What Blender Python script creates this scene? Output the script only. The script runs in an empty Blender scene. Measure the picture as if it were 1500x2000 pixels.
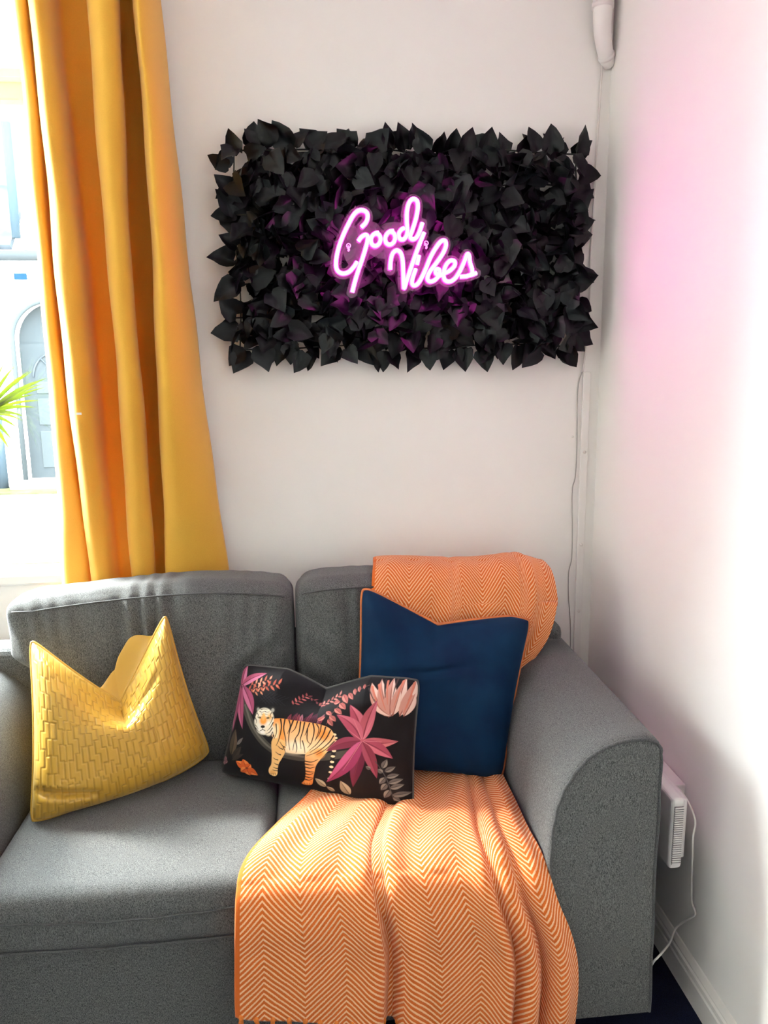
import bpy, bmesh, math, random
import numpy as np
from mathutils import Matrix, Vector

random.seed(7)
rng = np.random.default_rng(11)
scene = bpy.context.scene
COL = scene.collection

# ------------------------------------------------------------------ camera
R_WC = np.array([[0.99515, -0.03, 0.09393], [-0.09782, -0.18259, 0.97815], [-0.01182, -0.98273, -0.18463]])
cam_d = bpy.data.cameras.new('camera')
cam = bpy.data.objects.new('camera', cam_d)
COL.objects.link(cam)
X = Vector(R_WC[:, 0]).normalized()
Zf = Vector(R_WC[:, 2]).normalized()
Yd = Zf.cross(X).normalized()
X = Yd.cross(Zf)
M = Matrix.Identity(4)
for i in range(3):
    M[i][0] = X[i]; M[i][1] = -Yd[i]; M[i][2] = -Zf[i]
M[0][3], M[1][3], M[2][3] = 0.0, -2.4, 1.57
cam.matrix_world = M
cam_d.sensor_fit = 'VERTICAL'
cam_d.sensor_height = 24.0
cam_d.lens = 18.0
cam_d.clip_start = 0.02
scene.camera = cam

# ------------------------------------------------------------------ sky, light, exposure
SKY = 45.0
world = bpy.data.worlds.new('overcast_sky')
scene.world = world
world.use_nodes = True
wn = world.node_tree.nodes
bg = wn['Background']
bg.inputs[0].default_value = (0.86, 0.95, 1.0, 1)
bg.inputs[1].default_value = SKY
pd = bpy.data.lights.new('window_portal', 'AREA')
pd.shape = 'RECTANGLE'; pd.size = 1.75; pd.size_y = 1.75
pd.cycles.is_portal = True
po = bpy.data.objects.new('window_portal', pd)
COL.objects.link(po)
po.location = (-1.42, 0.16, 1.83)
po.rotation_euler = (-math.pi / 2, 0, 0)

sun_d = bpy.data.lights.new('hazy_sun', 'SUN')
sun_d.energy = 14.5
sun_d.angle = math.radians(14)
sun_d.color = (1.0, .97, .93)
sun = bpy.data.objects.new('hazy_sun', sun_d)
COL.objects.link(sun)
sun.rotation_euler = Vector((-1.75, 1.0, 1.55)).to_track_quat('Z', 'Y').to_euler()

scene.view_settings.view_transform = 'Standard'
scene.view_settings.look = 'None'
scene.view_settings.gamma = 1.0
scene.view_settings.exposure = 0.84
scene.view_settings.use_curve_mapping = False
try:
    scene.cycles.max_bounces = 9
    scene.cycles.diffuse_bounces = 6
    scene.cycles.transparent_max_bounces = 16
    scene.cycles.caustics_reflective = False
    scene.cycles.caustics_refractive = False
    scene.cycles.sample_clamp_indirect = 8.0
    scene.cycles.use_denoising = True
    scene.cycles.use_adaptive_sampling = True
    scene.cycles.adaptive_threshold = .04
except Exception:
    pass

# ------------------------------------------------------------------ helpers
def tag(o, label=None, cat=None, group=None, kind=None):
    if label: o['label'] = label
    if cat: o['category'] = cat
    if group: o['group'] = group
    if kind: o['kind'] = kind
    return o

def empty(name, loc=(0, 0, 0)):
    o = bpy.data.objects.new(name, None)
    o.empty_display_size = 0.05
    o.location = loc
    COL.objects.link(o)
    return o

def put(o, parent):
    """parent keeping world placement (parents are never rotated)"""
    if parent is not None:
        o.parent = parent
        off = Vector((0, 0, 0)); p = parent
        while p is not None:
            off += p.location; p = p.parent
        o.location = o.location - off
    return o

def mesh(name, V, F, mat=None, parent=None, smooth=True, uv=None, col=None):
    me = bpy.data.meshes.new(name)
    V = np.asarray(V, float)
    if isinstance(F, np.ndarray): F = F.tolist()
    me.from_pydata(V.tolist(), [], F)
    if smooth:
        me.polygons.foreach_set('use_smooth', np.ones(len(me.polygons), bool))
    if uv is not None:
        l = me.uv_layers.new(name='UVMap')
        idx = np.zeros(len(me.loops), np.int32); me.loops.foreach_get('vertex_index', idx)
        l.data.foreach_set('uv', np.asarray(uv, np.float32)[idx].ravel())
    if col is not None:
        a = me.color_attributes.new('print', 'FLOAT_COLOR', 'POINT')
        c4 = np.ones((len(V), 4), np.float32); c4[:, :3] = col
        a.data.foreach_set('color', c4.ravel())
    me.update()
    if mat is not None: me.materials.append(mat)
    o = bpy.data.objects.new(name, me)
    COL.objects.link(o)
    return put(o, parent)

def bm_obj(name, bm, mat, parent=None, smooth=False):
    bmesh.ops.recalc_face_normals(bm, faces=bm.faces)
    me = bpy.data.meshes.new(name)
    bm.to_mesh(me); bm.free()
    if smooth:
        me.polygons.foreach_set('use_smooth', np.ones(len(me.polygons), bool))
    me.materials.append(mat)
    o = bpy.data.objects.new(name, me)
    COL.objects.link(o)
    return put(o, parent)

def add_box(bm, lo, hi, bev=0.0, seg=2):
    b2 = bmesh.new()
    bmesh.ops.create_cube(b2, size=1)
    for v in b2.verts:
        v.co = Vector([(lo[k] + hi[k]) / 2 + v.co[k] * (hi[k] - lo[k]) for k in range(3)])
    if bev > 0:
        bmesh.ops.bevel(b2, geom=list(b2.edges), offset=bev, segments=seg, affect='EDGES', profile=0.5)
    me = bpy.data.meshes.new('t'); b2.to_mesh(me); b2.free()
    bm.from_mesh(me); bpy.data.meshes.remove(me)

def box(name, lo, hi, mat, parent=None, bev=0.0, seg=2):
    bm = bmesh.new(); add_box(bm, lo, hi, bev, seg)
    return bm_obj(name, bm, mat, parent)

def gridF(nu, nv, flip=False, wrap=False):
    """nu x nv vertices, index = i*nv + j"""
    F = []
    for i in range(nu if wrap else nu - 1):
        a = i * nv; b = ((i + 1) % nu) * nv
        for j in range(nv - 1):
            F.append((a + j, a + j + 1, b + j + 1, b + j) if flip else (a + j, b + j, b + j + 1, a + j + 1))
    return F

def catmull(P, n=8, closed=False):
    P = np.asarray(P, float)
    if closed: Q = np.vstack([P[-1], P, P[0], P[1]])
    else: Q = np.vstack([2 * P[0] - P[1], P, 2 * P[-1] - P[-2]])
    out = []
    for i in range(1, len(Q) - 2):
        p0, p1, p2, p3 = Q[i - 1], Q[i], Q[i + 1], Q[i + 2]
        for t in np.linspace(0, 1, n, endpoint=False):
            out.append(0.5 * (2 * p1 + (p2 - p0) * t + (2 * p0 - 5 * p1 + 4 * p2 - p3) * t * t + (3 * p1 - p0 - 3 * p2 + p3) * t ** 3))
    if not closed: out.append(Q[-2])
    return np.array(out)

def tube_geo(P, r, n=8, closed=False, caps=True):
    P = np.asarray(P, float); m = len(P)
    T = np.roll(P, -1, 0) - np.roll(P, 1, 0)
    if not closed: T[0] = P[1] - P[0]; T[-1] = P[-1] - P[-2]
    T /= np.linalg.norm(T, axis=1)[:, None] + 1e-12
    a = np.array([0, 0, 1.]) if abs(T[0][2]) < .9 else np.array([1., 0, 0])
    N = np.cross(T[0], a); N /= np.linalg.norm(N)
    V = []; ang = np.linspace(0, 2 * np.pi, n, endpoint=False)
    rr = np.full(m, r) if np.isscalar(r) else np.asarray(r)
    for i in range(m):
        N = N - T[i] * np.dot(N, T[i]); N /= np.linalg.norm(N) + 1e-12
        B = np.cross(T[i], N)
        V.append(P[i] + rr[i] * (np.cos(ang)[:, None] * N + np.sin(ang)[:, None] * B))
    V = np.vstack(V); F = []
    for i in range(m if closed else m - 1):
        a_, b_ = i * n, ((i + 1) % m) * n
        for j in range(n):
            k = (j + 1) % n
            F.append((a_ + j, a_ + k, b_ + k, b_ + j))
    if caps and not closed:
        F.append(tuple(range(n - 1, -1, -1))); F.append(tuple(range((m - 1) * n, m * n)))
    return V, F

def tube(name, P, r, mat, parent=None, n=8, closed=False):
    V, F = tube_geo(P, r, n, closed)
    return mesh(name, V, F, mat, parent)

def join_geo(parts):
    V = []; F = []; o = 0
    for v, f in parts:
        V.append(np.asarray(v)); F += [tuple(int(i) + o for i in q) for q in f]; o += len(v)
    return np.vstack(V), F

def sstep(a, b, x):
    t = np.clip((x - a) / (b - a), 0, 1)
    return t * t * (3 - 2 * t)

def wob(p, scale, seed, octaves=3):
    """cheap smooth pseudo-noise from summed sines"""
    r = np.random.default_rng(int(seed * 10)); out = np.zeros(len(p)); amp = 1.0
    for o in range(octaves):
        for k in range(4):
            d = r.normal(size=p.shape[1]); d /= np.linalg.norm(d)
            out += amp * np.sin(p @ d * scale * (2 ** o) * r.uniform(.7, 1.3) + r.uniform(0, 6.28))
        amp *= .5
    return out / 6

def rounded_block(half, r, N, deform=None):
    """welded rounded box, dense grid, optional deform(points, normals)"""
    h = np.array(half, float); allp = []; faces = []; base = 0
    n = [max(4, int(N * h[k] / max(h))) for k in range(3)]
    for ax in range(3):
        u, v = (ax + 1) % 3, (ax + 2) % 3
        for sgn in (-1, 1):
            A = np.linspace(-1, 1, n[u] + 1); B = np.linspace(-1, 1, n[v] + 1)
            a, b = np.meshgrid(A, B, indexing='ij')
            p = np.zeros((a.size, 3)); p[:, u] = a.ravel() * h[u]; p[:, v] = b.ravel() * h[v]; p[:, ax] = sgn * h[ax]
            allp.append(p)
            for q in gridF(n[u] + 1, n[v] + 1, flip=(sgn < 0)):
                faces.append(tuple(i + base for i in q))
            base += len(p)
    P = np.vstack(allp)
    key = np.round(P, 6)
    _, first, inv = np.unique(key, axis=0, return_index=True, return_inverse=True)
    inv = inv.ravel()
    P = P[first]
    F = [tuple(int(inv[i]) for i in q) for q in faces]
    q = np.clip(P, -(h - r), h - r)
    d = P - q; L = np.linalg.norm(d, axis=1)[:, None] + 1e-12
    nrm = d / L
    out = q + nrm * r
    if deform is not None: out = deform(out, nrm, P / h)
    return out, F

# ------------------------------------------------------------------ materials
def nmat(name):
    m = bpy.data.materials.new(name); m.use_nodes = True
    return m, m.node_tree.nodes, m.node_tree.links, m.node_tree.nodes['Principled BSDF']

def plain(name, rgb, rough=0.5, metal=0.0, noise=0.0, nscale=40.0, bump=0.0, bscale=200.0, spec=0.5):
    m, N, L, B = nmat(name)
    B.inputs['Base Color'].default_value = (*rgb, 1)
    B.inputs['Roughness'].default_value = rough
    B.inputs['Metallic'].default_value = metal
    B.inputs['Specular IOR Level'].default_value = spec
    tc = N.new('ShaderNodeTexCoord')
    if noise > 0:
        nz = N.new('ShaderNodeTexNoise'); nz.inputs['Scale'].default_value = nscale; nz.inputs['Detail'].default_value = 4
        L.new(tc.outputs['Object'], nz.inputs['Vector'])
        rp = N.new('ShaderNodeValToRGB')
        rp.color_ramp.elements[0].position = .3; rp.color_ramp.elements[1].position = .7
        rp.color_ramp.elements[0].color = (*[c * (1 - noise) for c in rgb], 1)
        rp.color_ramp.elements[1].color = (*[min(1, c * (1 + noise)) for c in rgb], 1)
        L.new(nz.outputs['Fac'], rp.inputs['Fac']); L.new(rp.outputs['Color'], B.inputs['Base Color'])
    if bump > 0:
        n2 = N.new('ShaderNodeTexNoise'); n2.inputs['Scale'].default_value = bscale; n2.inputs['Detail'].default_value = 3
        L.new(tc.outputs['Object'], n2.inputs['Vector'])
        bp = N.new('ShaderNodeBump'); bp.inputs['Strength'].default_value = bump; bp.inputs['Distance'].default_value = .002
        L.new(n2.outputs['Fac'], bp.inputs['Height']); L.new(bp.outputs['Normal'], B.inputs['Normal'])
    return m

def fabric(name, dark, light, streak=(760, 760, 230), grain=820, sheen=0.15, rough=.95):
    m, N, L, B = nmat(name)
    tc = N.new('ShaderNodeTexCoord')
    mp = N.new('ShaderNodeMapping'); mp.inputs['Scale'].default_value = streak
    L.new(tc.outputs['Object'], mp.inputs['Vector'])
    n1 = N.new('ShaderNodeTexNoise'); n1.inputs['Scale'].default_value = 1.0; n1.inputs['Detail'].default_value = 2
    L.new(mp.outputs['Vector'], n1.inputs['Vector'])
    n2 = N.new('ShaderNodeTexNoise'); n2.inputs['Scale'].default_value = grain; n2.inputs['Detail'].default_value = 2
    L.new(tc.outputs['Object'], n2.inputs['Vector'])
    mx = N.new('ShaderNodeMix'); mx.data_type = 'FLOAT'; mx.inputs['Factor'].default_value = .5
    L.new(n1.outputs['Fac'], mx.inputs['A']); L.new(n2.outputs['Fac'], mx.inputs['B'])
    rp = N.new('ShaderNodeValToRGB')
    rp.color_ramp.elements[0].position = .38; rp.color_ramp.elements[1].position = .62
    rp.color_ramp.elements[0].color = (*dark, 1); rp.color_ramp.elements[1].color = (*light, 1)
    L.new(mx.outputs['Result'], rp.inputs['Fac']); L.new(rp.outputs['Color'], B.inputs['Base Color'])
    bp = N.new('ShaderNodeBump'); bp.inputs['Strength'].default_value = .35; bp.inputs['Distance'].default_value = .001
    L.new(mx.outputs['Result'], bp.inputs['Height']); L.new(bp.outputs['Normal'], B.inputs['Normal'])
    B.inputs['Roughness'].default_value = rough
    B.inputs['Specular IOR Level'].default_value = .2
    B.inputs['Sheen Weight'].default_value = sheen
    B.inputs['Sheen Roughness'].default_value = .5
    return m

WALL = plain('warm white wall paint', (.88, .852, .81), .6, noise=.012, nscale=3, bump=.08, bscale=120, spec=.3)
CEIL = plain('white ceiling paint', (.90, .89, .87), .7, bump=.05)
CARPET = plain('navy carpet', (.006, .009, .024), 1.0, noise=.6, nscale=350, bump=1.0, bscale=450, spec=.1)
SKIRT = plain('white gloss skirting paint', (.80, .77, .72), .35, noise=.02, nscale=9)
UPVC = plain('cream window frame', (.85, .80, .70), .35, noise=.01, nscale=8)
SOFA = fabric('grey melange upholstery', (.017, .019, .019), (.185, .188, .182))
SOFADK = fabric('dark grey seam piping', (.035, .037, .037), (.12, .12, .12))
PLASTIC = plain('white plastic', (.78, .75, .73), .4, noise=.01, nscale=20)
PIPEW = plain('painted white pipe', (.84, .81, .77), .35, noise=.015, nscale=15)
CABLE = plain('white cable sheath', (.74, .70, .65), .45, noise=.02, nscale=30)

# ------------------------------------------------------------------ the room
XR = 0.923
WALLD = plain('off white wall paint', (.80, .78, .745), .7, noise=.02, nscale=3, bump=.06, spec=.3)
def struct(o): o['kind'] = 'structure'; return o
WX0, WX1, WZ0, WZ1 = -2.3, -0.54, 0.955, 2.70
WT = 0.30
bm = bmesh.new()
add_box(bm, (-3.2, 0, -.02), (WX0, WT, 3.0)); add_box(bm, (WX1, 0, -.02), (XR, WT, 3.0))
add_box(bm, (WX0, 0, -.02), (WX1, WT, WZ0)); add_box(bm, (WX0, 0, WZ1), (WX1, WT, 3.0))
struct(bm_obj('wall_back', bm, WALL))
struct(box('wall_right', (XR, -4.6, -.02), (XR + .15, WT, 3.0), WALL))
struct(box('wall_left', (-3.35, -4.6, -.02), (-3.2, WT, 3.0), WALL))
struct(box('wall_front', (-3.35, -4.75, -.02), (XR + .15, -4.6, 3.0), WALLD))
struct(box('ceiling', (-3.35, -4.75, 3.0), (XR + .15, WT, 3.1), CEIL))
struct(box('floor', (-3.2, -4.6, -.1), (XR, 0, 0), CARPET))

# skirting board with a moulded top, along the right wall
prof = [(0, 0), (-.018, 0), (-.018, .062), (-.0145, .066), (-.0145, .071), (-.017, .074), (-.0165, .082), (-.012, .086), (-.012, .090), (-.0085, .096), (-.004, .103), (0, .104)]
ys = np.linspace(-4.59, -.001, 12)
V = [(XR + a, y, b) for y in ys for (a, b) in prof]
struct(mesh('baseboard_right', V, gridF(len(ys), len(prof)), SKIRT, smooth=False))
prof2 = [(-.0, 0), (-.018, 0), (-.018, .062), (-.0145, .066), (-.017, .074), (-.012, .088), (-.004, .103), (0, .104)]
xs = np.linspace(-3.19, XR - .02, 8)
V = [(x, a - .0005, b) for x in xs for (a, b) in prof2]
struct(mesh('baseboard_back', V, gridF(len(xs), len(prof2), True), SKIRT, smooth=False))

# window: frame, transom, mullion, panes, sill
win = struct(empty('window_1', ((WX0 + WX1) / 2, .14, WZ0)))
FY0, FY1 = .13, .20
box('window_frame', (WX0, FY0, WZ0), (WX0 + .06, FY1, WZ1), UPVC, win, .006)
box('window_frame', (WX1 - .06, FY0, WZ0), (WX1, FY1, WZ1), UPVC, win, .006)
box('window_frame', (WX0 + .06, FY0, WZ0), (WX1 - .06, FY1, WZ0 + .05), UPVC, win, .006)
box('window_frame', (WX0 + .06, FY0, WZ1 - .06), (WX1 - .06, FY1, WZ1), UPVC, win, .006)
tr = box('transom', (WX0 + .06, FY0 - .02, 2.345), (WX1 - .06, FY1, 2.44), UPVC, win, .008)
box('transom_bead', (WX0 + .06, FY0 - .032, 2.395), (WX1 - .06, FY0 - .02, 2.408), UPVC, tr, .003)
box('transom_bead', (WX0 + .06, FY0 - .03, 2.33), (WX1 - .06, FY0 + .03, 2.345), UPVC, tr, .003)
m, N, L, B = nmat('window glass')
N.remove(B)
t_ = N.new('ShaderNodeBsdfTransparent'); g_ = N.new('ShaderNodeBsdfGlossy'); g_.inputs['Roughness'].default_value = .02
t_.inputs[0].default_value = (.97, .985, .98, 1)
mx = N.new('ShaderNodeMixShader'); mx.inputs[0].default_value = .05
L.new(t_.outputs[0], mx.inputs[1]); L.new(g_.outputs[0], mx.inputs[2]); L.new(mx.outputs[0], N['Material Output'].inputs[0])
GLASS = m
for (a, b, c, d) in ((WX0 + .06, WX1 - .06, WZ0 + .05, 2.345), (WX0 + .06, WX1 - .06, 2.44, WZ1 - .06)):
    box('pane', (a, .162, c), (b, .168, d), GLASS, win)
box('window_sill', (WX0 - .03, -.010, WZ0 - .035), (WX1 + .03, FY0, WZ0 + .002), plain('white sill gloss', (.84, .83, .80), .3), win, .008)

# ------------------------------------------------------------------ outside the window
HWALL = plain('white painted house render', (.80, .79, .76), .9, noise=.05, nscale=2)
SLATE = plain('grey roof slate', (.022, .026, .030), .8, noise=.3, nscale=6, spec=0.0)
GUTTER = plain('grey gutter', (.016, .018, .019), .6, spec=0.0)
DOORM = plain('sage grey door paint', (.017, .0200, .0215), .5, noise=.05, nscale=4, spec=0.0)
DOORL = plain('door rail edge paint', (.021, .0245, .0255), .5, spec=0.0)
BLUE = plain('blue plaque enamel', (.003, .011, .030), .4, spec=0.0)
DPIPE = plain('blue grey drainpipe', (.016, .023, .028), .5, spec=0.0)
ROADM = plain('pale pavement', (.30, .29, .28), .95, noise=.15, nscale=1.5)
MOSS = plain('mossy kerb strip', (.030, .030, .015), 1.0, noise=.5, nscale=7, spec=0.0)
HY = 8.3
house = empty('house', (-3.6, HY, 0))
tag(house, 'white rendered house across the street with an arched grey door', 'building')
DX0, DX1, DZ0, DSPR = -3.80, -2.84, .14, 1.98
cx = (DX0 + DX1) / 2; rad = (DX1 - DX0) / 2
def arch_pts(r, n=20):
    return [(cx + r * math.cos(a), DSPR + r * math.sin(a)) for a in np.linspace(math.pi, 0, n)]
# facade with an arched opening, as a polygon strip
bm = bmesh.new()
add_box(bm, (-9, HY, -.1), (DX0, HY + .3, 3.02)); add_box(bm, (DX1, HY, -.1), (2.5, HY + .3, 3.02))
ap = arch_pts(rad)
for yy in (HY, HY + .3):
    for i in range(len(ap) - 1):
        (x0, z0), (x1, z1) = ap[i], ap[i + 1]
        bm.faces.new([bm.verts.new((x0, yy, z0)), bm.verts.new((x1, yy, z1)), bm.verts.new((x1, yy, 3.02)), bm.verts.new((x0, yy, 3.02))])
for i in range(len(ap) - 1):
    (x0, z0), (x1, z1) = ap[i], ap[i + 1]
    bm.faces.new([bm.verts.new((x0, HY, z0)), bm.verts.new((x1, HY, z1)), bm.verts.new((x1, HY + .3, z1)), bm.verts.new((x0, HY + .3, z0))])
bm_obj('wall', bm, HWALL, house)
dr = box('door', (DX0, HY + .16, DZ0), (DX1, HY + .22, DSPR - .04), DOORM, house)
for (z0, z1) in ((.28, .78), (.86, 1.22), (1.28, 1.44)):
    for (x0, x1) in ((DX0 + .17, cx - .05), (cx + .05, DX1 - .17)):
        box('door_panel', (x0, HY + .145, z0), (x1, HY + .165, z1), DOORL, dr, .01)
tube('fanlight_bar', [(cx + .33 * math.cos(a), HY + .15, 1.50 + .33 * math.sin(a)) for a in np.linspace(math.pi, 0, 16)], .012, SLATE, dr, 6)
for a in (2.3, .84, 1.571):
    tube('fanlight_bar', [(cx, HY + .15, 1.5), (cx + .33 * math.cos(a), HY + .15, 1.5 + .33 * math.sin(a))], .012, SLATE, dr, 6)
box('letter_plate', (cx - .14, HY + .135, .2), (cx + .14, HY + .16, .25), HWALL, dr, .004)
bm = bmesh.new()
vs = [bm.verts.new((x, HY + .18, z)) for x, z in ap] + [bm.verts.new((DX1, HY + .18, DSPR - .04)), bm.verts.new((DX0, HY + .18, DSPR - .04))]
bm.faces.new(vs)
g = bmesh.ops.extrude_face_region(bm, geom=list(bm.faces))
for v in [e for e in g['geom'] if isinstance(e, bmesh.types.BMVert)]: v.co.y += .04
bm_obj('door_head', bm, DOORM, house)
tube('door_surround', [(DX0 - .02, HY - .01, DZ0)] + [(cx + (rad + .02) * math.cos(a), HY - .01, DSPR + (rad + .02) * math.sin(a)) for a in np.linspace(math.pi, 0, 24)] + [(DX1 + .02, HY - .01, DZ0)], .035, DOORL, house, 8)
box('door_step', (DX0 - .15, HY - .25, .04), (DX1 + .15, HY + .2, DZ0), ROADM, house, .01)
tube('gutter', [(-9, HY - .08, 3.03), (2.5, HY - .08, 3.03)], .065, GUTTER, house, 10)
bm = bmesh.new(); add_box(bm, (-9, 0, 0), (-3.70, 3.2, .08))
rf = bm_obj('roof', bm, SLATE, None); rf.rotation_euler = (math.radians(46), 0, 0); rf.location = (0, HY - .05, 3.1); put(rf, house)
box('dormer_wall', (-3.60, HY + .1, 3.05), (2.0, HY + 1.8, 5.6), HWALL, house)
tube('blue_downpipe', [(-3.64, HY - .02, 3.25), (-3.64, HY - .02, 4.62)], .055, DPIPE, house, 8)
tube('drainpipe', [(-4.09, HY - .07, .03), (-4.09, HY - .07, 1.15)], .065, DPIPE, house, 8)
bm = bmesh.new(); add_box(bm, (-9, HY - .02, .04), (-4.17, HY, 1.0)); bm_obj('brick_plinth', bm, plain('orange brick plinth', (.10, .05, .028), .9, noise=.3, nscale=9, spec=0.0), house)
pl = box('street_plaque', (-3.72, HY - .02, 2.74), (-3.56, HY - .001, 2.82), BLUE, None, .004)
tag(pl, 'small blue plaque on the white house wall above the arched door', 'plaque')
struct(box('pavement', (-14, .32, -.05), (8, HY + .3, .02), ROADM))
k = box('kerb_strip', (-9, HY - .55, .02), (2.5, HY - .01, .045), MOSS); tag(k, kind='structure')

# ------------------------------------------------------------------ sofa
sofa = empty('sofa', (-.13, -.45, 0))
tag(sofa, 'grey fabric two-seat sofa with rounded arms and loose cushions', 'sofa')
AX0, AX1, AYF = -.775, .512, -.878
box('base', (AX0 - .02, -.842, .04), (AX1 + .02, -.15, .315), SOFA, sofa, .018, 3)
box('back_frame', (-1.01, -.245, .04), (.75, -.135, .80), SOFA, sofa, .03, 4)
arm_prof = [(.772, .04), (.771, .2), (.769, .4), (.767, .6), (.765, .70), (.763, .728), (.755, .745), (.740, .753), (.715, .757), (.685, .756), (.653, .750),
            (.620, .736), (.590, .714), (.565, .686), (.545, .653), (.530, .615), (.520, .575), (.5135, .52), (.511, .46), (.511, .40), (.512, .25), (.514, .04)]
def make_arm(side):
    pr = np.array(arm_prof)
    c = np.array([.645, .40])
    if side < 0: pr = pr.copy(); pr[:, 0] = -.263 - pr[:, 0]; c[0] = -.263 - c[0]
    pr = catmull(pr, 4)
    ysm = [-.05, -.2, -.4, -.6, -.75, -.85, -.868, -.8745, -.877]
    ins = [0, 0, 0, 0, 0, 0, .0005, .003, .008]
    V = []
    rr = np.random.default_rng(3)
    for y, k in zip(ysm, ins):
        d = c - pr; d /= np.linalg.norm(d, axis=1)[:, None]
        q = pr + d * k
        for a, b in q: V.append((a, y, b))
    n = len(pr)
    F = gridF(len(ysm), n, side > 0)
    # close underneath
    F += [(i * n, (i + 1) * n, (i + 1) * n + n - 1, i * n + n - 1) for i in range(len(ysm) - 1)]
    F.append(tuple(range(n)))
    a = mesh('arm', V, F, SOFA, sofa)
    # flat front panel, faintly domed
    d = c - pr; L_ = np.linalg.norm(d, axis=1)[:, None]
    V = []; rings = [0.01, .03, .08, .2, .5, 1.0]
    bx = np.linspace(pr[-1, 0], pr[0, 0], 8)[1:]
    pc = np.vstack([pr, np.column_stack([bx, np.full(7, .04)])])
    for k, s in enumerate(rings):
        q = pc + (c - pc) * s
        dome = .001 + .006 * (1 - (1 - s) ** 3)
        for x_, z_ in q: V.append((x_, AYF - dome, z_))
    F = gridF(len(rings), len(pc), side < 0)
    mesh('arm_front_panel', V, F, SOFA, a)
    q = pr + d / L_ * .006
    V = np.stack([q[:, 0], np.full(n, AYF - .001), q[:, 1]], 1)
    V[:, 0] += .0012 * np.sin(np.arange(n) * 1.3)
    tube('piping', V, .0042, SOFADK, a, 8)
make_arm(1); make_arm(-1)

def seat(x0, x1):
    hx = (x1 - x0) / 2; cx_ = (x0 + x1) / 2
    half = (hx, .315, .072)
    def df(p, nrm, q):
        top = np.clip(q[:, 2], 0, 1)
        crown = .016 * (1 - q[:, 0] ** 2) * (1 - .6 * q[:, 1] ** 2)
        p = p.copy()
        p[:, 2] += crown * np.sign(q[:, 2]) * np.abs(q[:, 2]) * (q[:, 2] > 0)
        p[:, 1] -= .012 * (1 - q[:, 0] ** 2) * (q[:, 1] < 0) * np.abs(q[:, 1])
        w = wob(p * np.array([1, .6, .8]), 14, 5) * .0022
        p += nrm * w[:, None]
        # gathered creases just under the front top edge
        fr = np.exp(-((p[:, 1] + .30) / .03) ** 2) * (q[:, 2] > .0)
        p[:, 1] += fr * .0022 * np.sin(p[:, 0] * 70 + 3 * np.sin(p[:, 0] * 17))
        return p
    V, F = rounded_block(half, .042, 56, df)
    c0 = np.array([cx_, -.532, .372])
    s = mesh('seat_cushion', V + c0, F, SOFA, sofa)
    # boxing seams
    xs_ = np.linspace(-hx + .012, hx - .012, 60)
    for zz in (.026, -.052):
        P = np.stack([xs_ + c0[0], np.full(60, c0[1] - .3175) - .012 * (1 - (xs_ / hx) ** 2), c0[2] + zz - .012 * (1 - (xs_ / hx) ** 2) * (zz > 0) + .001 * np.sin(xs_ * 60)], 1)
        tube('seam', P, .0028, SOFADK, s, 6)
    return s
seat(AX0, -.1185); seat(-.1165, AX1)

def back_cushion(x0, x1, spill, seed):
    hx = (x1 - x0) / 2; cx_ = (x0 + x1) / 2
    half = (hx, .085, .275)
    def df(p, nrm, q):
        p = p.copy()
        zz = q[:, 2]
        up = sstep(.05, .35, zz)
        # spills over the arm above arm height
        side = np.clip(q[:, 0] * spill, 0, 1)
        p[:, 0] += spill * .085 * up * side ** 3
        belly = (1 - q[:, 0] ** 4) * (1 - (zz * .95) ** 2)
        p[:, 1] -= .035 * belly * (q[:, 1] < 0) * np.abs(q[:, 1])
        p[:, 2] += (.012 * np.sin(q[:, 0] * 2.2 + seed) - .012 * np.abs(q[:, 0]) ** 4) * sstep(.2, 1, zz)
        # vertical puckers running down from the top seam
        fade = np.exp(-((zz - .70) / .34) ** 2) * (q[:, 1] < 0)
        pk = np.sin(p[:, 0] * 95 + 2.5 * np.sin(p[:, 0] * 23 + seed) + 6 * (1 - zz) * q[:, 0])
        env = .7 + .3 * np.sin(p[:, 0] * 13 + seed * 2.1)
        p[:, 1] -= fade * .0080 * pk * env
        ft = (zz > .9) * (1 - np.abs(q[:, 1])) 
        p[:, 2] += ft * .003 * pk * env
        # slanted creases by the inner lower corner
        cr = np.exp(-(((q[:, 0] * spill + .75) / .3) ** 2 + ((zz - .2) / .35) ** 2)) * (q[:, 1] < 0)
        p[:, 1] -= cr * .006 * np.sin((p[:, 2] * 60 + p[:, 0] * spill * 45))
        p += nrm * (wob(p, 12, seed + 20) * .004)[:, None]
        # lean back slightly
        p[:, 1] += .00 * zz
        return p
    V, F = rounded_block(half, .045, 110, df)
    c0 = np.array([cx_, -.205, .70])
    b = mesh('back_cushion', V + c0, F, SOFA, sofa)
    xs_ = np.linspace(-hx + .02 - (.075 if spill < 0 else 0), hx - .02 + (.075 if spill > 0 else 0), 70)
    q = np.clip(xs_ / hx, -1, 1)
    for sgn in (-1,):
        P = np.stack([xs_ + c0[0], np.full(70, c0[1] - .0905) - .008 * (1 - q ** 2), c0[2] + .247 + .012 * np.sin(q * 2.2 + seed) - .012 * np.abs(q) ** 4], 1)
        tube('seam', P, .0026, SOFADK, b, 6)
    return b
back_cushion(-.770, -.062, -1, 1.0)
back_cushion(-.054, .600, 1, 2.6)

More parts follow.
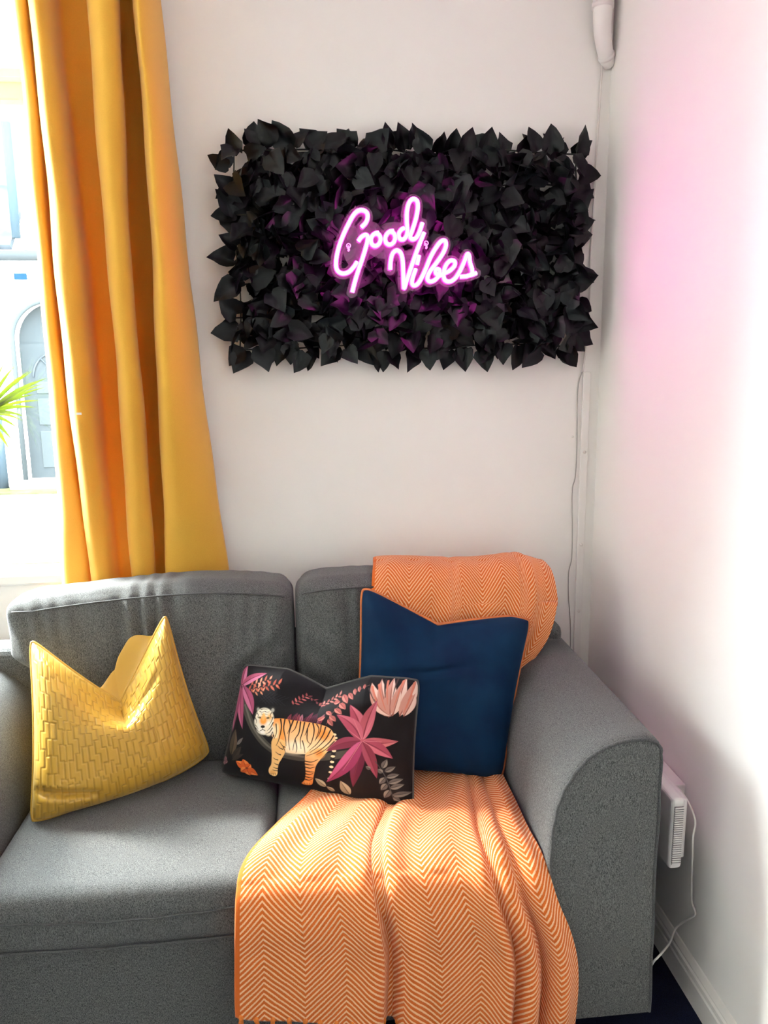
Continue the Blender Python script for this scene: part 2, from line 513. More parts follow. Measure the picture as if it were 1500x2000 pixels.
# ------------------------------------------------------------------ curtain
m, N, L, B = nmat('mustard curtain cloth')
tc = N.new('ShaderNodeTexCoord'); mp = N.new('ShaderNodeMapping'); mp.inputs['Scale'].default_value = (500, 500, 900)
nz = N.new('ShaderNodeTexNoise'); nz.inputs['Scale'].default_value = 1; nz.inputs['Detail'].default_value = 2
L.new(tc.outputs['Object'], mp.inputs['Vector']); L.new(mp.outputs['Vector'], nz.inputs['Vector'])
rp = N.new('ShaderNodeValToRGB'); rp.color_ramp.elements[0].color = (.66, .34, .035, 1); rp.color_ramp.elements[1].color = (.80, .45, .06, 1)
L.new(nz.outputs['Fac'], rp.inputs['Fac']); L.new(rp.outputs['Color'], B.inputs['Base Color'])
B.inputs['Roughness'].default_value = .75; B.inputs['Specular IOR Level'].default_value = .2; B.inputs['Sheen Weight'].default_value = .2
tl = N.new('ShaderNodeBsdfTranslucent'); tl.inputs[0].default_value = (.85, .33, .03, 1)
mx = N.new('ShaderNodeMixShader'); mx.inputs[0].default_value = .08
L.new(B.outputs[0], mx.inputs[1]); L.new(tl.outputs[0], mx.inputs[2]); L.new(mx.outputs[0], N['Material Output'].inputs[0])
CURT = m
rows = {2.98: [-.765, -.705, -.648, -.556, -.470, -.436, -.385], 2.54: [-.757, -.702, -.640, -.553, -.470, -.431, -.366],
        1.82: [-.750, -.697, -.618, -.550, -.482, -.425, -.334], .985: [-.764, -.673, -.600, -.546, -.474, -.446, -.268], .05: [-.775, -.655, -.58, -.54, -.466, -.46, -.215]}
rz = sorted(rows); rv = np.array([rows[z] for z in rz])
def cross(z):
    Lf, F1, E2, S3, E3, S4, Rt = [np.interp(z, rz, rv[:, k]) for k in range(7)]
    w4 = Rt - S4
    P = [(Lf, -.040), (Lf + .3 * (F1 - Lf), -.072), (F1 - .014, -.076), (F1 - .002, -.058), (F1 + .010, -.040), (F1 + .005, -.060), (F1 + .001, -.082), (F1 + .016, -.103),
         ((F1 + E2) / 2, -.112), (E2 - .012, -.098), (E2 + .000, -.070), (E2 + .008, -.042), ((E2 + S3) / 2, -.034), (S3 + .004, -.036), (S3 + .008, -.055), (S3 + .000, -.082), (S3 + .010, -.104), ((S3 + E3) / 2, -.115),
         (E3 - .010, -.106), (E3 - .001, -.085), (E3 - .012, -.055), (E3 - .014, -.026), ((E3 + S4) / 2, -.016), (S4 + .016, -.026), (S4 + .012, -.055), (S4 + .000, -.085), (S4 + .010, -.106),
         (S4 + .3 * w4, -.115), (S4 + .62 * w4, -.098), (S4 + .86 * w4, -.066), (Rt, -.030)]
    P = np.array(P)
    sq = np.interp(z, [1.02, 1.5], [1.0, 2.35])
    y1 = -.012 + (P[:, 1] + .012) * sq
    P[:, 0] *= (2.4 + y1) / (2.4 + P[:, 1]); P[:, 1] = y1
    return catmull(P, 5)
zs = np.linspace(.004, 2.985, 76)
V = []
for k, z in enumerate(zs):
    c = cross(z)
    s = np.linspace(0, 1, len(c))
    dx = .0025 * np.sin(z * 6 + s * 9) + .0015 * np.sin(z * 17 + s * 23)
    for i in range(len(c)):
        V.append((c[i, 0] + dx[i], min(c[i, 1] + .0015 * math.sin(z * 11 + i * .3), -.004), z))
nc = len(cross(1.0))
cur = mesh('curtain', V, gridF(len(zs), nc, True), CURT)
sm = cur.modifiers.new('cloth thickness', 'SOLIDIFY'); sm.thickness = .0016; sm.offset = 0
tag(cur, 'mustard yellow floor-length curtain hanging in deep folds beside the window', 'curtain')
# small maker's tag stitched on the second fold
tg = mesh('care_tag', [(-.622, -.248, 1.455), (-.608, -.250, 1.455), (-.608, -.250, 1.461), (-.622, -.248, 1.461)], [(0, 1, 2, 3)], PLASTIC, cur, False)

# ------------------------------------------------------------------ ivy panel
GX0, GX1, GZ0, GZ1 = -.215, .845, 1.620, 2.197
def leafmat(name, rgb, rough):
    m, N, L, B = nmat(name)
    tc = N.new('ShaderNodeTexCoord'); nz = N.new('ShaderNodeTexNoise'); nz.inputs['Scale'].default_value = 5; nz.inputs['Detail'].default_value = 3
    L.new(tc.outputs['Object'], nz.inputs['Vector'])
    oi = N.new('ShaderNodeObjectInfo')
    ad = N.new('ShaderNodeMath'); ad.operation = 'ADD'; L.new(nz.outputs['Fac'], ad.inputs[0])
    ml = N.new('ShaderNodeMath'); ml.operation = 'MULTIPLY_ADD'; ml.inputs[1].default_value = .5; ml.inputs[2].default_value = -.25
    L.new(oi.outputs['Random'], ml.inputs[0]); L.new(ml.outputs[0], ad.inputs[1])
    rp = N.new('ShaderNodeValToRGB'); rp.color_ramp.elements[0].position = .25; rp.color_ramp.elements[1].position = .8
    rp.color_ramp.elements[0].color = (*[c * .55 for c in rgb], 1); rp.color_ramp.elements[1].color = (*[c * 1.6 for c in rgb], 1)
    L.new(ad.outputs[0], rp.inputs['Fac']); L.new(rp.outputs['Color'], B.inputs['Base Color'])
    B.inputs['Roughness'].default_value = rough
    B.inputs['Specular IOR Level'].default_value = .25
    return m
LEAF = leafmat('dark artificial ivy leaf', (.0042, .0064, .0066), .36)
STEM = plain('dark green vine stem', (.012, .018, .012), .6, noise=.2, nscale=60)
ivy = empty('ivy_panel', ((GX0 + GX1) / 2, 0, GZ0))
tag(ivy, 'rectangular panel of dark artificial ivy leaves hung on the wall', 'ivy panel')

def leaf_geo(kind):
    r = np.random.default_rng(100 + kind)
    half = [[(.18, -.10), (.42, .00), (.47, .24), (.40, .46), (.22, .74)],
            [(.16, -.08), (.38, .02), (.52, .30), (.38, .48), (.20, .74)],
            [(.22, -.12), (.44, .02), (.46, .28), (.36, .52), (.20, .76)],
            [(.14, -.04), (.32, .06), (.38, .30), (.33, .52), (.18, .78)]][kind % 4]
    mid = [(0, 0), (0, .18), (0, .36), (0, .55), (0, .78), (0, 1.0)]
    fold = r.uniform(.10, .38); curl = r.uniform(-.45, .15); cup = r.uniform(-.2, .3)
    V = []
    for x, y in mid: V.append((x, y))
    for sx in (1, -1):
        for x, y in half:
            V.append((sx * x * r.uniform(.88, 1.1), y + r.uniform(-.04, .04)))
        for x, y in half:
            V.append((sx * x * .52, y * .85 + .06))
    V = np.array(V)
    z = fold * np.abs(V[:, 0]) + curl * (V[:, 1] - .2) ** 2 * .8 - cup * V[:, 0] ** 2 * 2 + .05 * np.sin(V[:, 0] * 9 + V[:, 1] * 6 + kind)
    V = np.column_stack([V, z])
    F = []
    for s, o in ((1, 6), (-1, 16)):
        i_ = o + 5
        ring = lambda k: o + k
        q = []
        q.append((0, o, i_)); q.append((0, i_, 1))
        for k in range(4):
            q.append((o + k, o + k + 1, i_ + k + 1, i_ + k))
        q.append((1, i_, i_ + 1, 2)); q.append((2, i_ + 1, i_ + 2, 3)); q.append((3, i_ + 2, i_ + 3)); q.append((3, i_ + 3, i_ + 4, 4))
        q.append((4, i_ + 4, o + 4, 5))
        F += q if s > 0 else [tuple(reversed(t)) for t in q]
    return V, F
leaf_kinds = []
for k in range(10):
    V, F = leaf_geo(k)
    me = bpy.data.meshes.new('leaf'); me.from_pydata(V.tolist(), [], F)
    me.polygons.foreach_set('use_smooth', np.ones(len(me.polygons), bool)); me.materials.append(LEAF); me.update()
    leaf_kinds.append((me, V, F))

def leaf_matrix(pos, ang, lift, roll, tilt, s):
    """ang: direction of the tip in the wall plane (0 = right, 90 = up); lift: tip away from wall; roll: about its midrib"""
    a = math.radians(ang)
    d = Vector((math.cos(a) * math.cos(lift), -math.sin(lift), math.sin(a) * math.cos(lift)))
    n = Vector((0, -1, 0)); n = (n - d * n.dot(d)).normalized()
    sd = d.cross(n).normalized()
    n = (n * math.cos(roll) + sd * math.sin(roll)); sd = d.cross(n).normalized()
    Mx = Matrix.Identity(4)
    for i in range(3):
        Mx[i][0] = sd[i] * s; Mx[i][1] = d[i] * s; Mx[i][2] = n[i] * s; Mx[i][3] = pos[i]
    return Mx

leaves = []   # (priority, kind, matrix)
R = random.Random(5)
def U(a, b): return R.uniform(a, b)
# rims: tips stick out past the trellis
def rim(n, fx, fz, ang, spread):
    for i in range(n):
        t = (i + U(.15, .85)) / n
        leaves.append((2, R.randrange(10), leaf_matrix((fx(t), U(-.06, -.022), fz(t)), ang + U(-spread, spread), U(-.1, .30), U(-.7, .7), 0, U(.056, .080))))
rim(30, lambda t: GX0 + .02 + (GX1 - GX0 - .04) * t, lambda t: GZ1 - U(0, .020), 90, 48)
rim(30, lambda t: GX0 + .02 + (GX1 - GX0 - .04) * t, lambda t: GZ0 + U(-.004, .020), -90, 42)
rim(14, lambda t: GX0 + U(.01, .03), lambda t: GZ0 + (GZ1 - GZ0) * t, 180, 55)
rim(14, lambda t: GX1 - U(.02, .04), lambda t: GZ0 + (GZ1 - GZ0) * t, -10, 55)
nx_, nz_ = 28, 15
for layer, (ya, yb, pr) in enumerate(((-.034, -.016, 0), (-.062, -.034, .5), (-.088, -.058, 1))):
    for i in range(nx_):
        for j in range(nz_):
            if layer == 0 and R.random() < .25: continue
            if R.random() < (.06, .10, .38)[layer]: continue
            x = GX0 + .025 + (GX1 - GX0 - .05) * (i + U(-.1, 1.1)) / nx_
            z = GZ0 + .025 + (GZ1 - GZ0 - .04) * (j + U(-.1, 1.1)) / nz_
            x = min(max(x, GX0 + .02), GX1 - .03); z = min(max(z, GZ0 + .03), GZ1 - .01)
            lift = U(-.25, .65) if layer else U(-.2, .1)
            y = U(ya, yb); s = U(.055, .078)
            insign = .04 < x < .54 and 1.75 < z < 2.09
            if insign: y = max(y, -.066); lift = min(lift, .18)
            leaves.append((pr + U(0, .3), R.randrange(10), leaf_matrix((x, y, z), -90 + R.gauss(0, 62), lift, R.gauss(0, .75), 0, s)))
leaves.sort(key=lambda q: -q[0])
base_off = Vector(ivy.location)
for pr, k, Mx in leaves[:300]:
    o = bpy.data.objects.new('leaf', leaf_kinds[k][0])
    Mx = Mx.copy(); Mx.translation = Mx.translation - base_off
    o.matrix_basis = Mx
    o.parent = ivy
    COL.objects.link(o)
geos = []
for pr, k, Mx in leaves[300:]:
    A = np.array(Mx); V = leaf_kinds[k][1]
    W = V @ A[:3, :3].T + A[:3, 3]
    W[:, 1] = np.minimum(W[:, 1], -.002)
    geos.append((W, leaf_kinds[k][2]))
V, F = join_geo(geos)
tag(mesh('leaf_filling', V, F, LEAF, ivy), kind='stuff')
for i, z in enumerate(np.linspace(GZ0 + .012, GZ1 - .008, 7)):
    P = [(x, -.028 + .008 * math.sin(x * 21 + i * 2), z + .005 * math.sin(x * 13 + i) ) for x in np.linspace(GX0 + .01, GX1 - .015, 30)]
    tube('stem', P, .0024, STEM, ivy, 6)
for i, x in enumerate(np.linspace(GX0 + .02, GX1 - .03, 9)):
    P = [(x + .005 * math.sin(z * 15 + i), -.022 + .004 * math.sin(z * 23 + i), z) for z in np.linspace(GZ0 + .005, GZ1 - .005, 16)]
    tube('stem', P, .0022, STEM, ivy, 6)
for (x, z, dx, dz) in ((GX1 - .04, 2.02, .075, -.02), (GX0 + .02, GZ1 - .01, -.012, .01), (GX1 - .10, GZ1, .03, .035)):
    tube('stem', [(x, -.03, z), (x + dx * .5, -.034, z + dz * .4), (x + dx, -.03, z + dz)], .0013, STEM, ivy, 5)

# ------------------------------------------------------------------ neon sign "Good Vibes"
def emit(name, rgb, s):
    m, N, L, B = nmat(name)
    N.remove(B); e = N.new('ShaderNodeEmission'); e.inputs[0].default_value = (*rgb, 1); e.inputs[1].default_value = s
    L.new(e.outputs[0], N['Material Output'].inputs[0])
    return m
NEON_CORE = emit('neon core glow', (1.0, .11, .70), 36.0)
NEON_JACKET = emit('neon jacket glow', (1.0, .03, .62), 11.0)
SY = -.128
def sgn_pt(zx, zy, y=SY): return (.009283 + 3.918e-4 * zx - .0027e-4 * zy, y, 2.09064 + .0012e-4 * zx - 3.714e-4 * zy)
strokes = [
 ('letter_G', [[(396, 352), (425, 322), (440, 285), (436, 250), (412, 232), (380, 232), (345, 258), (308, 318), (265, 405), (230, 495), (210, 580), (207, 640), (222, 675), (256, 690), (298, 678), (334, 642), (360, 604)],
               [(372, 452), (392, 425), (420, 408), (438, 418), (436, 455), (418, 520), (395, 590), (368, 665), (344, 740), (320, 828)]]),
 ('letter_o', [[(500, 398), (522, 408), (532, 438), (520, 472), (494, 488), (470, 476), (462, 446), (472, 415), (496, 396), (520, 392)]]),
 ('letter_o', [[(606, 384), (628, 396), (638, 428), (626, 462), (600, 478), (574, 466), (566, 434), (578, 402), (602, 382), (628, 378)]]),
 ('letter_d', [[(706, 356), (680, 372), (664, 404), (672, 434), (696, 440), (718, 418), (728, 380), (724, 310), (726, 235), (742, 172), (772, 146), (800, 164), (804, 214), (790, 290), (766, 366), (748, 418), (766, 438), (794, 424), (818, 378), (838, 318)]]),
 ('letter_V', [[(600, 660), (604, 600), (618, 545), (648, 520), (678, 540), (692, 596), (696, 680), (698, 760), (702, 800), (718, 752), (750, 656), (788, 548), (822, 458), (850, 388)]]),
 ('letter_i', [[(788, 655), (766, 720), (760, 762), (778, 780), (806, 762), (836, 712), (862, 655)], [(812, 556), (797, 625)]]),
 ('letter_b', [[(862, 655), (896, 572), (938, 498), (976, 452), (1004, 450), (1010, 486), (986, 545), (938, 615), (890, 680), (874, 728), (894, 750), (930, 738), (960, 702), (962, 664), (938, 660), (938, 690), (966, 706), (992, 692)]]),
 ('letter_e', [[(992, 692), (1036, 672), (1074, 634), (1074, 600), (1042, 596), (1010, 632), (994, 690), (1004, 738), (1042, 750), (1084, 722), (1118, 668)]]),
 ('letter_s', [[(1118, 668), (1148, 600), (1168, 548), (1182, 556), (1190, 608), (1206, 660), (1204, 692), (1170, 710), (1118, 714)], [(1170, 708), (1206, 700), (1240, 686)]]),
]
sign = empty('neon_sign', (.30, SY, 1.75))
tag(sign, 'glowing pink neon sign reading Good Vibes mounted over the ivy', 'neon sign')
allpts = []
for nm, ss in strokes:
    parts = []; cores = []
    for st in ss:
        c2 = catmull(np.array(st, float), 7); allpts.append(c2)
        P = np.array([sgn_pt(a, b) for a, b in c2])
        P = P + np.array([0, .0012, 0]) * np.linspace(0, 1, len(P))[:, None]
        parts.append(tube_geo(P, .0066, 10))
        # lit diffuser strip on the front of the jacket
        V2, F2 = tube_geo(P + np.array([0, -.0030, 0]), .0047, 8)
        cores.append((V2, F2))
    V, F = join_geo(parts); l = mesh(nm, V, F, NEON_JACKET, sign)
    V, F = join_geo(cores); mesh('light_strip', V, F, NEON_CORE, l)
# contour-cut clear acrylic backing: marching squares on the distance to the strokes
pts = np.vstack(allpts)
gx = np.arange(120, 1320, 7.0); gz = np.arange(60, 920, 7.0)
GXm, GZm = np.meshgrid(gx, gz, indexing='ij')
dist = np.full(GXm.shape, 1e9)
for a, b in pts: dist = np.minimum(dist, (GXm - a) ** 2 + (GZm - b) ** 2)
dist = np.sqrt(dist)
for (cx_, cz_, rx, rz_) in ((560, 500, 120, 75), (480, 400, 60, 90), (640, 340, 90, 30), (760, 620, 100, 110), (330, 480, 70, 150), (960, 620, 80, 80)):
    e = (np.sqrt(((GXm - cx_) / rx) ** 2 + ((GZm - cz_) / rz_) ** 2) - 1) * min(rx, rz_) + 38
    dist = np.minimum(dist, e)
ISO = 40.0
Vd = {}; Vl = []; Ff = []; edges = {}
def vid(k, p):
    if k not in Vd: Vd[k] = len(Vl); Vl.append(p)
    return Vd[k]
for i in range(len(gx) - 1):
    for j in range(len(gz) - 1):
        cs = [(i, j), (i + 1, j), (i + 1, j + 1), (i, j + 1)]
        dv = [dist[c] for c in cs]
        if min(dv) >= ISO: continue
        poly = []
        for k in range(4):
            a, b = cs[k], cs[(k + 1) % 4]; da, db = dv[k], dv[(k + 1) % 4]
            if da < ISO: poly.append((vid(a, (gx[a[0]], gz[a[1]])), False))
            if (da < ISO) != (db < ISO):
                t = (ISO - da) / (db - da)
                pa = np.array([gx[a[0]], gz[a[1]]]); pb = np.array([gx[b[0]], gz[b[1]]])
                p = pa + t * (pb - pa)
                poly.append((vid(tuple(sorted((a, b))), tuple(p)), True))
        if len(poly) >= 3:
            idx = [q[0] for q in poly]
            Ff.append(tuple(idx))
            for k in range(len(poly)):
                if poly[k][1] and poly[(k + 1) % len(poly)][1]: edges[(poly[k][0], poly[(k + 1) % len(poly)][0])] = 1
n = len(Vl)
V = [sgn_pt(a, b, SY + .0085) for a, b in Vl] + [sgn_pt(a, b, SY + .0125) for a, b in Vl]
F = [f for f in Ff] + [tuple(reversed([q + n for q in f])) for f in Ff] + [(b, a, a + n, b + n) for a, b in edges]
m, N, L, B = nmat('clear acrylic')
N.remove(B)
t_ = N.new('ShaderNodeBsdfTransparent'); t_.inputs[0].default_value = (.93, .92, .94, 1)
g_ = N.new('ShaderNodeBsdfGlossy'); g_.inputs['Roughness'].default_value = .12
df_ = N.new('ShaderNodeBsdfDiffuse'); df_.inputs[0].default_value = (.75, .72, .75, 1)
m1 = N.new('ShaderNodeMixShader'); m1.inputs[0].default_value = .5
m2 = N.new('ShaderNodeMixShader'); m2.inputs[0].default_value = .06
L.new(g_.outputs[0], m1.inputs[1]); L.new(df_.outputs[0], m1.inputs[2])
L.new(t_.outputs[0], m2.inputs[1]); L.new(m1.outputs[0], m2.inputs[2]); L.new(m2.outputs[0], N['Material Output'].inputs[0])
ACRYL = m
mesh('acrylic_backing', V, F, ACRYL, sign, smooth=False)
SCREW = plain('clear plastic hanging hook', (.8, .7, .8), .25)
for (a, b) in ((300, 500), (868, 480)):
    p = np.array(sgn_pt(a, b, SY + .004))
    ring = [p + np.array([.0055 * math.cos(t), 0, .0055 * math.sin(t) + .006]) for t in np.linspace(0, 2 * math.pi, 14, endpoint=False)]
    hk = tube('hanging_hook', np.array(ring), .0016, SCREW, sign, 6, True)
    tube('hook_stem', [p + np.array([0, 0, .0005]), p + np.array([.001, -.001, -.006]), p + np.array([-.002, -.001, -.009])], .003, SCREW, hk, 8)
    tube('standoff', [p + np.array([0, .008, .006]), (p[0], -.004, p[2] + .006)], .0025, SCREW, sign, 8)

# ------------------------------------------------------------------ pipe and cables in the corner
pipe = empty('waste_pipe', (.876, -.045, 2.44))
tag(pipe, 'white painted pipe with an elbow running down the ceiling corner', 'pipe')
tube('pipe_run', [(.874, -.042, 2.99), (.874, -.042, 2.60)], .0265, PIPEW, pipe, 20)
P = catmull(np.array([(.874, -.042, 2.63), (.874, -.042, 2.56), (.877, -.040, 2.515), (.889, -.030, 2.475), (.905, -.012, 2.452), (.915, -.002, 2.444)]), 6)
tube('elbow', P, np.linspace(.0285, .019, len(P)), PIPEW, pipe, 20)
tube('collar', [(.874, -.042, 2.575), (.874, -.042, 2.590)], .0305, PIPEW, pipe, 20)
tube('collar', [(.8965, -.022, 2.463), (.902, -.0155, 2.456)], .0245, PIPEW, pipe, 16)
tube('pipe_branch', [(.908, -.018, 2.99), (.908, -.018, 2.52), (.910, -.012, 2.505)], .009, PIPEW, pipe, 10)
tube('pipe_clip', [(.905, -.002, 2.515), (.905, -.030, 2.513)], .008, PIPEW, pipe, 8)

ck = tube('power_cable', catmull(np.array([(.893, -.006, 2.455), (.888, -.008, 2.33), (.885, -.006, 2.20), (.881, -.008, 2.05), (.878, -.006, 1.90), (.879, -.010, 1.80), (.876, -.006, 1.685), (.870, -.010, 1.60), (.866, -.006, 1.55)]), 6), .0032, CABLE, None, 8)
tag(ck, 'white power cable running from the pipe down the corner past the ivy panel', 'cable')
c2 = tube('thin_wire', catmull(np.array([(.868, -.004, 1.56), (.853, -.004, 1.496), (.856, -.004, 1.33), (.855, -.003, 1.218), (.846, -.004, 1.17), (.850, -.004, 1.05), (.852, -.004, .946), (.843, -.004, .893), (.846, -.005, .80), (.856, -.004, .70), (.858, -.005, .55)]), 6), .0016, plain('thin grey wire', (.40, .38, .34), .5), None, 6)
tag(c2, 'thin grey wire wandering down the wall behind the sofa arm', 'wire')
trk = box('cable_trunking', (.868, -.009, .50), (.892, -.0005, 1.55), PIPEW, None, .002)
tag(trk, 'slim white trunking strip down the corner below the ivy panel', 'trunking')
for z in (1.295, .99, .762):
    tube('clip_screw', [(.880, -.009, z), (.880, -.0125, z)], .005, CABLE, trk, 10)
nl = tube('wall_nail', [(.842, 0, 1.345), (.842, -.006, 1.345)], .003, CABLE, None, 8)
tag(nl, 'tiny nail in the back wall beside the thin grey wire', 'nail')

# ------------------------------------------------------------------ panel heater behind the sofa arm
ht = empty('wall_heater', (.88, -.62, .375))
tag(ht, 'white panel heater with a slotted end on the right wall behind the sofa arm', 'heater')
HX0, HX1, HYE = .828, .862, -.822
bm = bmesh.new(); add_box(bm, (HX0, HYE + .004, .375), (HX1, -.30, .560), .010, 4); hb = bm_obj('heater_body', bm, PLASTIC, ht)
geo = bmesh.new()
for z in np.arange(.392, .538, .0058):
    add_box(geo, (HX0 + .006, HYE, z), (HX1 - .006, HYE + .0045, z + .0030))
bm_obj('vent_grille', geo, PLASTIC, hb)
box('grille_recess', (HX0 + .006, HYE + .0030, .390), (HX1 - .006, HYE + .0042, .541), plain('painted grille shade', (.10, .095, .095), .7), hb)  # dark plate: shade of the gaps between the slats put into its colour
box('rear_housing', (HX1, -.80, .392), (HX1 + .014, -.32, .548), PLASTIC, ht, .004)
box('mounting_bracket', (HX1 + .014, -.70, .415), (XR - .001, -.34, .525), PLASTIC, ht, .003)
cd = tube('heater_cord', catmull(np.array([(.872, -.70, .545), (.884, -.77, .535), (.890, -.812, .50), (.880, -.826, .465), (.884, -.822, .42), (.893, -.808, .37), (.905, -.79, .31), (.913, -.782, .255), (.916, -.797, .232), (.912, -.765, .19), (.898, -.740, .146), (.87, -.77, .135), (.83, -.815, .150), (.802, -.838, .152), (.796, -.835, .14), (.79, -.80, .06), (.79, -.78, .006)]), 5), .0026, CABLE, None, 8)
tag(cd, 'thin white cord trailing from the panel heater to the skirting board', 'cord')

# ------------------------------------------------------------------ scatter cushions
def pillow(cor, T, nu, nv, chop=None, pinch=.05, wr=.003, seed=1, back_T=None, extra=None, peep=0.0, sag=0.0, blunt=.03):
    """cor: BL, BR, TR, TL world corners; returns points, faces, front count, (s,t), boundary loop"""
    BL, BR, TR, TL = [np.array(c, float) for c in cor]
    s, t = np.meshgrid(np.linspace(-1, 1, nu), np.linspace(-1, 1, nv), indexing='ij')
    s = s.ravel(); t = t.ravel()
    s2 = s * (1 - pinch * (1 - t ** 2) * s ** 2); t2 = t * (1 - pinch * (1 - s ** 2) * t ** 2)
    bl_ = 1 - blunt * np.abs(s * t) ** 10; s2 = s2 * bl_; t2 = t2 * bl_
    if sag: t2 = t2 - sag * (1 - s ** 2) * (1 + .5 * s) * (1 - sstep(-1.0, .3, t))
    dip = np.zeros_like(s); gh = np.zeros_like(s)
    if chop:
        s0, w, A, reach, slant = chop
        wl, w = w if isinstance(w, tuple) else (w, w)
        ds = s - s0 - slant * (1 - t); ds = np.where(ds < 0, -ds / wl, ds / w)
        g = np.clip(1 - ds, 0, 1) ** 1.15
        h = sstep(1 - reach, 1.0, t)
        gh = g * h
        dip = A * g * sstep(1 - reach * 1.3, 1.0, t)
        t2 = t2 - dip
    a = (s2 + 1) / 2; b = (t2 + 1) / 2
    P = (BL[None] * ((1 - a) * (1 - b))[:, None] + BR[None] * (a * (1 - b))[:, None] + TR[None] * (a * b)[:, None] + TL[None] * ((1 - a) * b)[:, None])
    nr = np.cross((BR + TR - BL - TL), (TL + TR - BL - BR)); nr /= np.linalg.norm(nr)
    prof = np.clip((1 - s ** 4) * (1 - t ** 4), 0, 1) ** .58
    if chop:
        lobes = 1 + .25 * np.exp(-((np.abs(s - s0) / w - 1.0) / .5) ** 2) * h
        prof = prof * (1 - .80 * gh) * lobes
    st = np.column_stack([s, t])
    wv = wob(st, 5, seed) * wr * np.clip(prof * 2, 0, 1)
    fr = T * prof + wv
    if extra is not None: fr = fr + extra(s, t)
    bk = (back_T or T) * np.clip((1 - s ** 4) * (1 - t ** 4), 0, 1) ** .58
    if chop: bk = bk * (1 - .45 * gh)
    Pf = P + nr[None] * fr[:, None]; Pb = P - nr[None] * bk[:, None]
    if peep:
        upv = (TL + TR - BL - BR); upv /= np.linalg.norm(upv)
        pk = peep * sstep(s0 - .35, s0 + .1, s) * (1 - sstep(.30, .93, s)) * np.sin(np.pi * np.clip((t - .55) / .45, 0, 1)) ** .8
        Pb = Pb + upv[None] * pk[:, None]
    idx = np.arange(nu * nv).reshape(nu, nv)
    inner = np.ones((nu, nv), bool); inner[0] = inner[-1] = False; inner[:, 0] = inner[:, -1] = False
    bi = idx.copy(); k = inner.sum(); bi[inner] = nu * nv + np.arange(k)
    V = np.vstack([Pf, Pb[inner.ravel()]])
    def quads(I, flip):
        q = np.stack([I[:-1, :-1], I[1:, :-1], I[1:, 1:], I[:-1, 1:]], -1).reshape(-1, 4)
        return q[:, ::-1] if flip else q
    F = np.vstack([quads(idx, False), quads(bi, True)])
    loop = np.concatenate([idx[:, 0], idx[-1, 1:], idx[::-1, -1][1:], idx[0, ::-1][1:-1]])
    return V, F, nu * nv, st, P[loop], nr

# --- yellow embossed cushion
def stair(x, y):
    """stepped key-fret groove mask, in cushion metres"""
    w = .0175; H = .046; lw = .0019; jog = .62 * w
    blk = np.floor((x + 10.02) / .125).astype(int) + np.floor((y + 10) / .17).astype(int)
    xx = np.where(blk % 2 == 0, x, -x)
    out = np.zeros(len(x), bool)
    i0 = np.floor(xx / w)
    for di in (-1, 0, 1):
        i = i0 + di
        yy = y + i * .0113 + .006 * np.sin(i * 2.1)
        seg = np.floor(yy / H); fy = yy - seg * H
        xl = i * w + jog * np.mod(seg, 2)
        out |= np.abs(xx - xl) < lw
        out |= (np.minimum(fy, H - fy) < lw) & (xx > i * w - lw) & (xx < i * w + jog + lw)
    return out.astype(float)
m, N, L, B = nmat('mustard embossed satin')
at = N.new('ShaderNodeAttribute'); at.attribute_name = 'print'
L.new(at.outputs['Color'], B.inputs['Base Color'])
B.inputs['Roughness'].default_value = .34; B.inputs['Specular IOR Level'].default_value = .5
B.inputs['Sheen Weight'].default_value = .35; B.inputs['Sheen Tint'].default_value = (1, .8, .4, 1); B.inputs['Sheen Roughness'].default_value = .4
SATIN = m
MUST = plain('mustard satin piping', (.50, .29, .04), .45, noise=.06, nscale=60)
nu = nv = 300
def crease(s, t):
    # puckered fold above the lower left corner, and one right of the chop
    d = np.abs((t + .66) - (-.22) * (s + .9))
    c1 = -.020 * np.exp(-(d / .05) ** 2) * sstep(-1.0, -.85, s) * (1 - sstep(-.45, -.2, s))
    d2 = np.abs((t - .50) - .35 * (s - .45))
    c2 = -.007 * np.exp(-(d2 / .09) ** 2) * sstep(.1, .25, s) * (1 - sstep(.55, .75, s))
    return c1 + c2
V, F, nf, st, loop, nr = pillow([(-.728, -.566, .452), (-.306, -.335, .497), (-.402, -.345, .916), (-.757, -.370, .868)], .098, nu, nv,
                                chop=(.10, (1.08, .90), .92, 1.15, .02), pinch=.05, wr=.006, seed=4, back_T=.05, extra=crease, peep=.13, sag=.15)
gm = stair(st[:, 0] * .235, st[:, 1] * .235)
gmg = gm.reshape(nu, nv); gs = gmg.copy()
for _ in range(1):
    gs = (gs + np.roll(gs, 1, 0) + np.roll(gs, -1, 0) + np.roll(gs, 1, 1) + np.roll(gs, -1, 1)) / 5
edge = (np.abs(st) < .985).all(1)
gm = gs.ravel() * edge
V[:nf] -= nr[None] * (gm * .0021)[:, None]
colr = np.tile(np.array([.52, .295, .036]), (len(V), 1))
colr[:nf] = colr[:nf] * (1 - .20 * gm)[:, None]
yc = empty('yellow_cushion', (-.53, -.44, .45))
tag(yc, 'mustard yellow satin cushion with embossed key pattern and chopped top', 'cushion')
mesh('cushion_cover', V, F, SATIN, yc, col=colr)
tube('piping', loop[::3], .0042, MUST, yc, 8, True)

